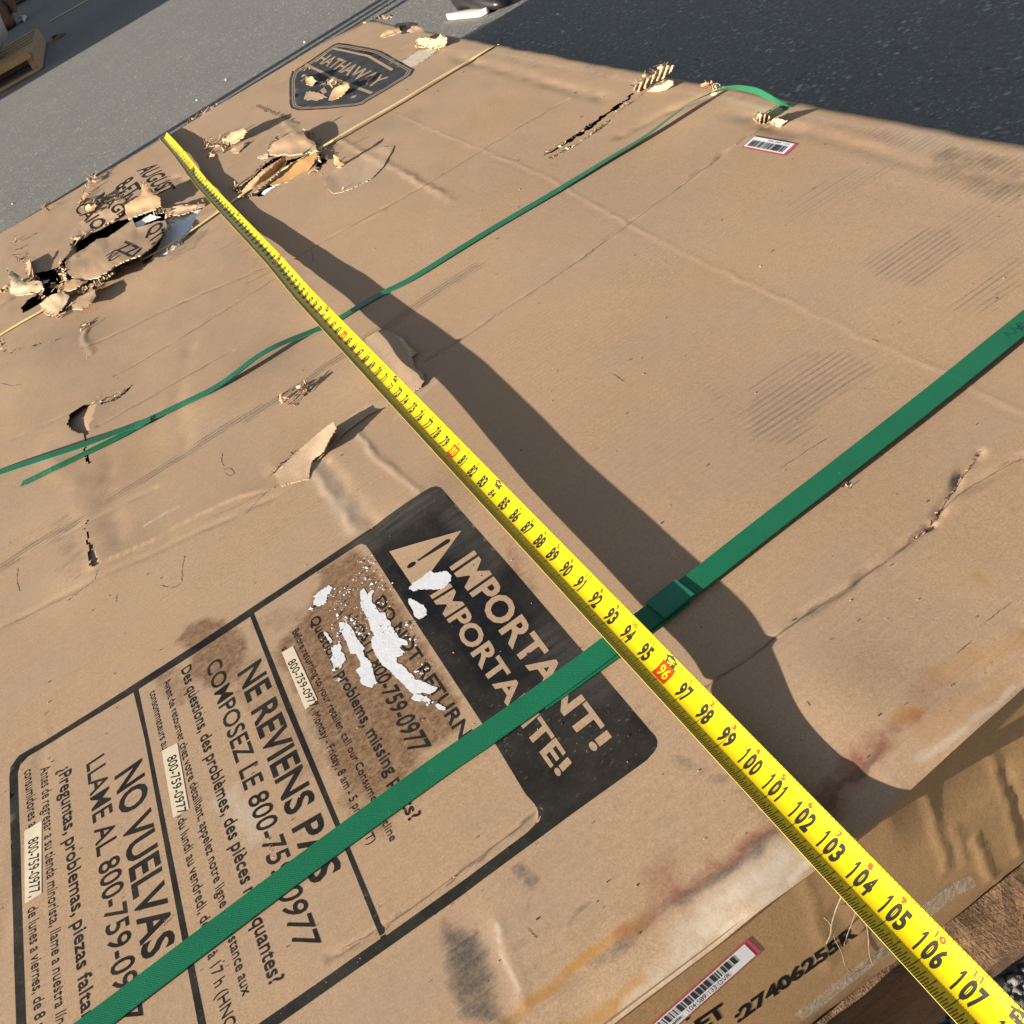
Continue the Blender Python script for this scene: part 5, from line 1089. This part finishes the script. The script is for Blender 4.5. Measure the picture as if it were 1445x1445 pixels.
def hook():
    b = MB(); c = TP_(np.array([0.2]), np.array([.5]))[0]
    b.box(c + np.array([0, .15, .02]), (.85, 1.0, .07), 0); b.box(c + np.array([0, .66, -.28]), (1.0, .07, .75), 0)
    for x in (-.2, .2): b.box(c + np.array([x, -.1, .08]), (.14, .14, .06))
    b.build('hook', STEEL, tape)
hook()
def case():
    c = TP_(np.array([115.0]), np.array([.5]))[0] + np.array([0, -1.4, .5]); pr = [(1.35 * math.cos(a) * (1 + .12 * math.cos(2 * a)), 1.35 * math.sin(a)) for a in np.linspace(0, 6.283, 29)[:-1]]
    V = []; F = []; n = len(pr)
    for x, k in ((-.8, .86), (-.68, 1), (.68, 1), (.8, .86)): V += [c + np.array([x, q[0] * k, q[1] * k]) for q in pr]
    for j in range(3): F += [(j * n + i, j * n + (i + 1) % n, (j + 1) * n + (i + 1) % n, (j + 1) * n + i) for i in range(n)]
    F += [tuple(range(n))[::-1], tuple(range(3 * n, 4 * n))]
    mk('case', V, F, plain('case_plastic', (.03, .03, .03), .5, .1, 40), tape)
case()

# ------------------------------------------------------------------ pallet below the carton
pal = thing('pressed_wood_pallet', 'flat pressed wood pallet lying under the big carton', 'pallet', (0, -52, GZ))
def board(b0, x0, x1, y0, y1, z0, z1, seed, m, parent, name, jag=.04):
    nx, ny = max(2, int((x1 - x0) / .35)), max(2, int((y1 - y0) / .12)); nx, ny = min(nx, 150), min(ny, 14)
    X, Y = np.meshgrid(np.linspace(x0, x1, nx), np.linspace(y0, y1, ny)); x, y = X.ravel(), Y.ravel()
    e = np.minimum(np.minimum(x - x0, x1 - x), np.minimum(y - y0, y1 - y)); zt = z1 + .05 * vn(x * 2.5, y * 5, seed) - .10 * np.clip(1 - e / .2, 0, 1) ** 2
    y = y + jag * vn(x * 3, y * 0, seed + 3) * np.where(np.abs(Y.ravel() - (y0 + y1) / 2) > (y1 - y0) * .4, 1, 0)
    i = np.arange(nx * ny).reshape(ny, nx); f = np.stack([i[:-1, :-1], i[:-1, 1:], i[1:, 1:], i[1:, :-1]], -1).reshape(-1, 4).tolist(); N = nx * ny
    ring = list(i[0, :]) + list(i[1:, -1]) + list(i[-1, -2::-1]) + list(i[-2:0, 0][::-1] if False else i[1:-1, 0][::-1])
    v = np.vstack([np.c_[x, y, zt], np.c_[x, y, np.full(N, z0)]])
    f += [(ring[(k + 1) % len(ring)], ring[k], ring[k] + N, ring[(k + 1) % len(ring)] + N) for k in range(len(ring))]
    f += [tuple(q[::-1]) for q in (np.stack([i[:-1, :-1], i[:-1, 1:], i[1:, 1:], i[1:, :-1]], -1).reshape(-1, 4) + N).tolist()]
    return mk(name, v, f, m, parent)
board(0, -26, 24.6, -104.35, -98.5, -6.75, -6.12, 1, PRESS, pal, 'deck_board')
for k in range(9):
    y = -96 + k * 11.4; board(0, -26, 23.5, y, y + 5.5, -6.7, -6.0, 5 + k, PRESS, pal, 'deck_board')
for x in (-25, -2, 20): board(0, x, x + 3.2, -103.4, 0 - 1, -7.55, -6.76, 30 + x, PRESS, pal, 'runner')
board(0, -9.5, -3.0, -104.9, -103.55, -6.1, -4.9, 60, PRESS, pal, 'shade_cleat')  # block added out of view so that its shadow darkens the deck board

# ------------------------------------------------------------------ things beyond the carton
def slat_box(parent, name, c, d, rz, m):
    b = MB(); b.box(c, d, rz); return b.build(name, m, parent)
far = thing('wooden_pallet', 'weathered wooden pallet under the white wrapped load in the shade', 'pallet', (-30, 220, GZ))
ra = R_(-4.2); ca, sa = math.cos(ra), math.sin(ra); O = P(58, 99, GZ)     # its near right corner on the ground
def fp(x, y, z): return O + np.array([x * ca - y * sa, x * sa + y * ca, z])
for k in range(7): slat_box(far, 'deck_board', fp(-24, 2.4 + k * 9.0, 4.3), (48, 5.6, .7), ra, PINE)
for x in (-.8, -24, -47.2): slat_box(far, 'stringer', fp(x, 29.5, 2.4), (1.6, 58, 3.0), ra, PINE)
for y in (2.4, 29.5, 56): slat_box(far, 'bottom_board', fp(-24, y, .5), (48, 4.6, .7), ra, PINE)
slat_box(far, 'end_board', fp(.4, 29.5, 2.5), (.7, 59, 4.2), ra, PINE)
slat_box(far, 'front_board', fp(-24, -.35, 4.1), (48, .6, 1.2), ra, plain('fresh_pine', (.42, .24, .10), .8, .2, 40))
WRAP = plain('stretch_wrap', (.62, .63, .65), .3, .12, 12, .6, .02, 20, spec=.6)
def lump(name, c, d, m, seed, amp, parent=None, loc=None, n=26, p=5.0):
    V = []; F = []
    for i in range(n + 1):
        th = math.pi * i / n
        for j in range(2 * n):
            ph = math.pi * j / n; q = np.array([math.sin(th) * math.cos(ph), math.sin(th) * math.sin(ph), math.cos(th)])
            q = q / (np.abs(q) ** p).sum() ** (1 / p); k = 1 + amp * (vn(np.array([q[0] * 3 + seed]), np.array([q[1] * 3 + q[2] * 4]), seed)[0] + .5 * vn(np.array([q[0] * 8 + q[2] * 6]), np.array([q[1] * 8]), seed + 1)[0])
            V.append(np.array(c) + q * np.array(d) / 2 * k)
    m2 = 2 * n
    for i in range(n): F += [(i * m2 + j, (i + 1) * m2 + j, (i + 1) * m2 + (j + 1) % m2, i * m2 + (j + 1) % m2) for j in range(m2)]
    return mk(name, V, F, m, parent, True, None, loc)
wl = lump('wrapped_load', fp(-18.2, 32, 24.6), (32, 46, 40), WRAP, 4, .05, loc=fp(-18.2, 32, 4.7), p=3.2)
tag(wl, 'tall load in white stretch wrap standing on the weathered pallet', 'wrapped load')
BRC = plain('brown_carton', (.20, .11, .06), .85, .25, 8)
cr = thing('crushed_carton', 'small crushed brown carton lying behind the wrapped load', 'cardboard box', P(18, 42, GZ))
c0 = P(16, 40, GZ)
lump('carton_body', c0 + np.array([-3, 4, 5.2]), (13, 20, 10.6), BRC, 12, .10, cr, n=14, p=4)
b = MB(); b.box(c0 + np.array([5, 2, 8]), (1, 15, 8), .3, 0, 0, .5); b.box(c0 + np.array([-6, -7, 9]), (9, 1, 7), .2, 0, .5); b.build('carton_flap', BRC, cr)
gp = thing('flattened_carton_pile', 'low pile of grey flattened cartons at the far left corner', 'carton pile', P(14, 10, GZ))
c0 = P(14, 10, GZ); GRY = plain('grey_board', (.24, .24, .25), .8, .2, 6); GRW = plain('pale_board', (.55, .54, .52), .8, .2, 6)
for k in range(6):
    b = MB(); b.box(c0 + np.array([-16 + k * 1.2, 20 - k * 5, 1.4 + k * 2.2]), (70 - k * 4, 70 - k * 6, 1.8), .1 * (-1) ** k); b.build('flat_carton', [GRY, GRW][k % 2], gp)
def scrap(name, u, v, s, label, m, seed):
    c = P(u, v, GZ); r = np.random.RandomState(seed); n = 7; V = []; a = np.sort(r.uniform(0, 6.28, n))
    V = [c + np.array([math.cos(x) * s[0] * r.uniform(.6, 1), math.sin(x) * s[1] * r.uniform(.6, 1), r.uniform(.1, s[2])]) for x in a] + [c + np.array([0, 0, s[2]])]
    V += [p - np.array([0, 0, .25]) for p in V]; F = [(j, (j + 1) % n, n) for j in range(n)] + [((j + 1) % n + n + 1, j + n + 1, 2 * n + 1) for j in range(n)] + [((j + 1) % n, j, j + n + 1, (j + 1) % n + n + 1) for j in range(n)]
    tag(mk(name, V, F, m, None, False, None, c), label, 'scrap')
scrap('paper_scrap', 35, 29, (2.2, 13, 2), 'white paper scrap lying on the shaded asphalt near the yellow line', GRW, 1)
scrap('cardboard_scrap', 85, 53.5, (2.5, 11, 1.2), 'torn brown cardboard scrap lying flat in the shade beside the far pallet', BRC, 2)
for i, (u, v) in enumerate([(18, 288), (787, 21), (319, 113), (794, 45), (430, 60), (278, 142)]):
    c = P(u, v, GZ); s = .2; V = [c + np.array([math.cos(a) * s, math.sin(a) * s * 1.5, .02]) for a in (0, 1.3, 2.6, 3.9, 5.1)] + [c + np.array([0, 0, .25])]
    tag(mk('pebble', V, [(j, (j + 1) % 5, 5) for j in range(5)], GRW, None, False, None, c), 'tiny pale pebble lying on the open asphalt beyond the far edge of the carton', 'pebble', 'pale pebbles on the asphalt')
# shoe at the top edge
def shoe():
    t = thing('shoe', 'black shoe with a pale sole standing on the sunlit asphalt beyond the carton', 'shoe', P(722, 10, GZ)); c0 = P(722, 10, GZ)
    L = 11.0; n = 22; ys = np.linspace(0, 1, n); prof = lambda y: (.55 + 1.45 * np.sqrt(np.clip(np.sin(np.pi * np.clip(y * .92 + .06, 0, 1)), 0, 1))) * (1 - .12 * np.clip((y - .4) / .3, 0, 1))
    rot = R_(12); cr2, sr = math.cos(rot), math.sin(rot)
    def pt(x, y, z): x += .3 * math.sin(y / L * 3); return c0 + np.array([x * cr2 - y * sr, x * sr + y * cr2, z])
    def loft(name, rings, m):
        k = len(rings[0]); V = [pt(*q) for r in rings for q in r]; F = [(i * k + j, i * k + (j + 1) % k, (i + 1) * k + (j + 1) % k, (i + 1) * k + j) for i in range(len(rings) - 1) for j in range(k)]
        F += [tuple(range(k))[::-1], tuple(range((len(rings) - 1) * k, len(rings) * k))]; mk(name, V, F, m, t, True)
    m = 16; an = np.linspace(0, 2 * np.pi, m + 1)[:-1]
    sole = []; up = []
    for y in ys:
        w = prof(y) * (1 if 0 < y < 1 else .5); lift = .25 * max(0, .15 - y) / .15
        sole.append([(-1.75 + w * .34 * np.sign(math.cos(a)) * abs(math.cos(a)) ** .4, 2.4 + y * (L - 2.4), lift + .36 + .33 * np.sign(math.sin(a)) * abs(math.sin(a)) ** .4) for a in an])
        h = 1.0 + 2.6 * np.clip(y / .55, 0, 1) ** .8 + (.8 if y > .6 else 0)
        h *= 1 if 0 < y < 1 else .5; up.append([(w * .97 * math.cos(a) * (1 if math.sin(a) < .2 else .9), .25 + y * (L - .5), lift + .02 + h * .5 + h * .5 * math.sin(a)) for a in an])
    loft('sole', sole, plain('pale_rubber', (.60, .54, .44), .7, .08, 30)); loft('upper', up, plain('black_leather', (.012, .012, .013), .38, .2, 40, .3, .001, 200))
shoe()
# what throws the shade and the thin shadows from outside the picture: a warehouse and a two-post rack
wh = thing('warehouse', 'long plain warehouse wall standing left of the lot outside the view', 'building', (-420, 700, GZ))
WALL = plain('painted_block', (.42, .40, .37), .85, .1, 1); 
q = P(40, 118, GZ); q2 = P(200, 24, GZ); x0 = -320; ye = q[1] + (x0 - q[0]) * math.tan(R_(AZ))
b = MB(); b.box((x0 - 200, ye + 800, GZ + 100), (400, 1600, 200)); b.build('wall', WALL, wh)
b = MB(); b.box((x0 - 200, ye + 800, GZ + 202), (412, 1612, 4)); b.build('roof', GRY, wh)
for k in range(4): b = MB(); b.box((x0 + 1, ye + 160 + k * 300, GZ + 70), (4, 120, 140)); b.build('roller_door', GRW, wh)
rk = thing('steel_rack', 'low two-rail steel rack standing left of the carton outside the view', 'rack', (-70, 36, GZ))
def rail(uv, w, z, x=-60):
    q = P(*uv, GZ); y = q[1] + (x - q[0]) * math.tan(R_(AZ)); b = MB(); b.box((x, y, GZ + 24), (w, w, 48)); b.build('post', STEEL, rk)
for uv, w in (((216, 199), 2.0), ((545, 2), 1.5), ((557, 1), 1.3), ((573, 0), 1.5)): rail(uv, w, 0, -46)
b = MB(); y = P(216, 199, GZ)[1]; b.box((-46, y - 9, GZ + 47), (1.6, 26, 1.6)); b.build('top_bar', STEEL, rk)
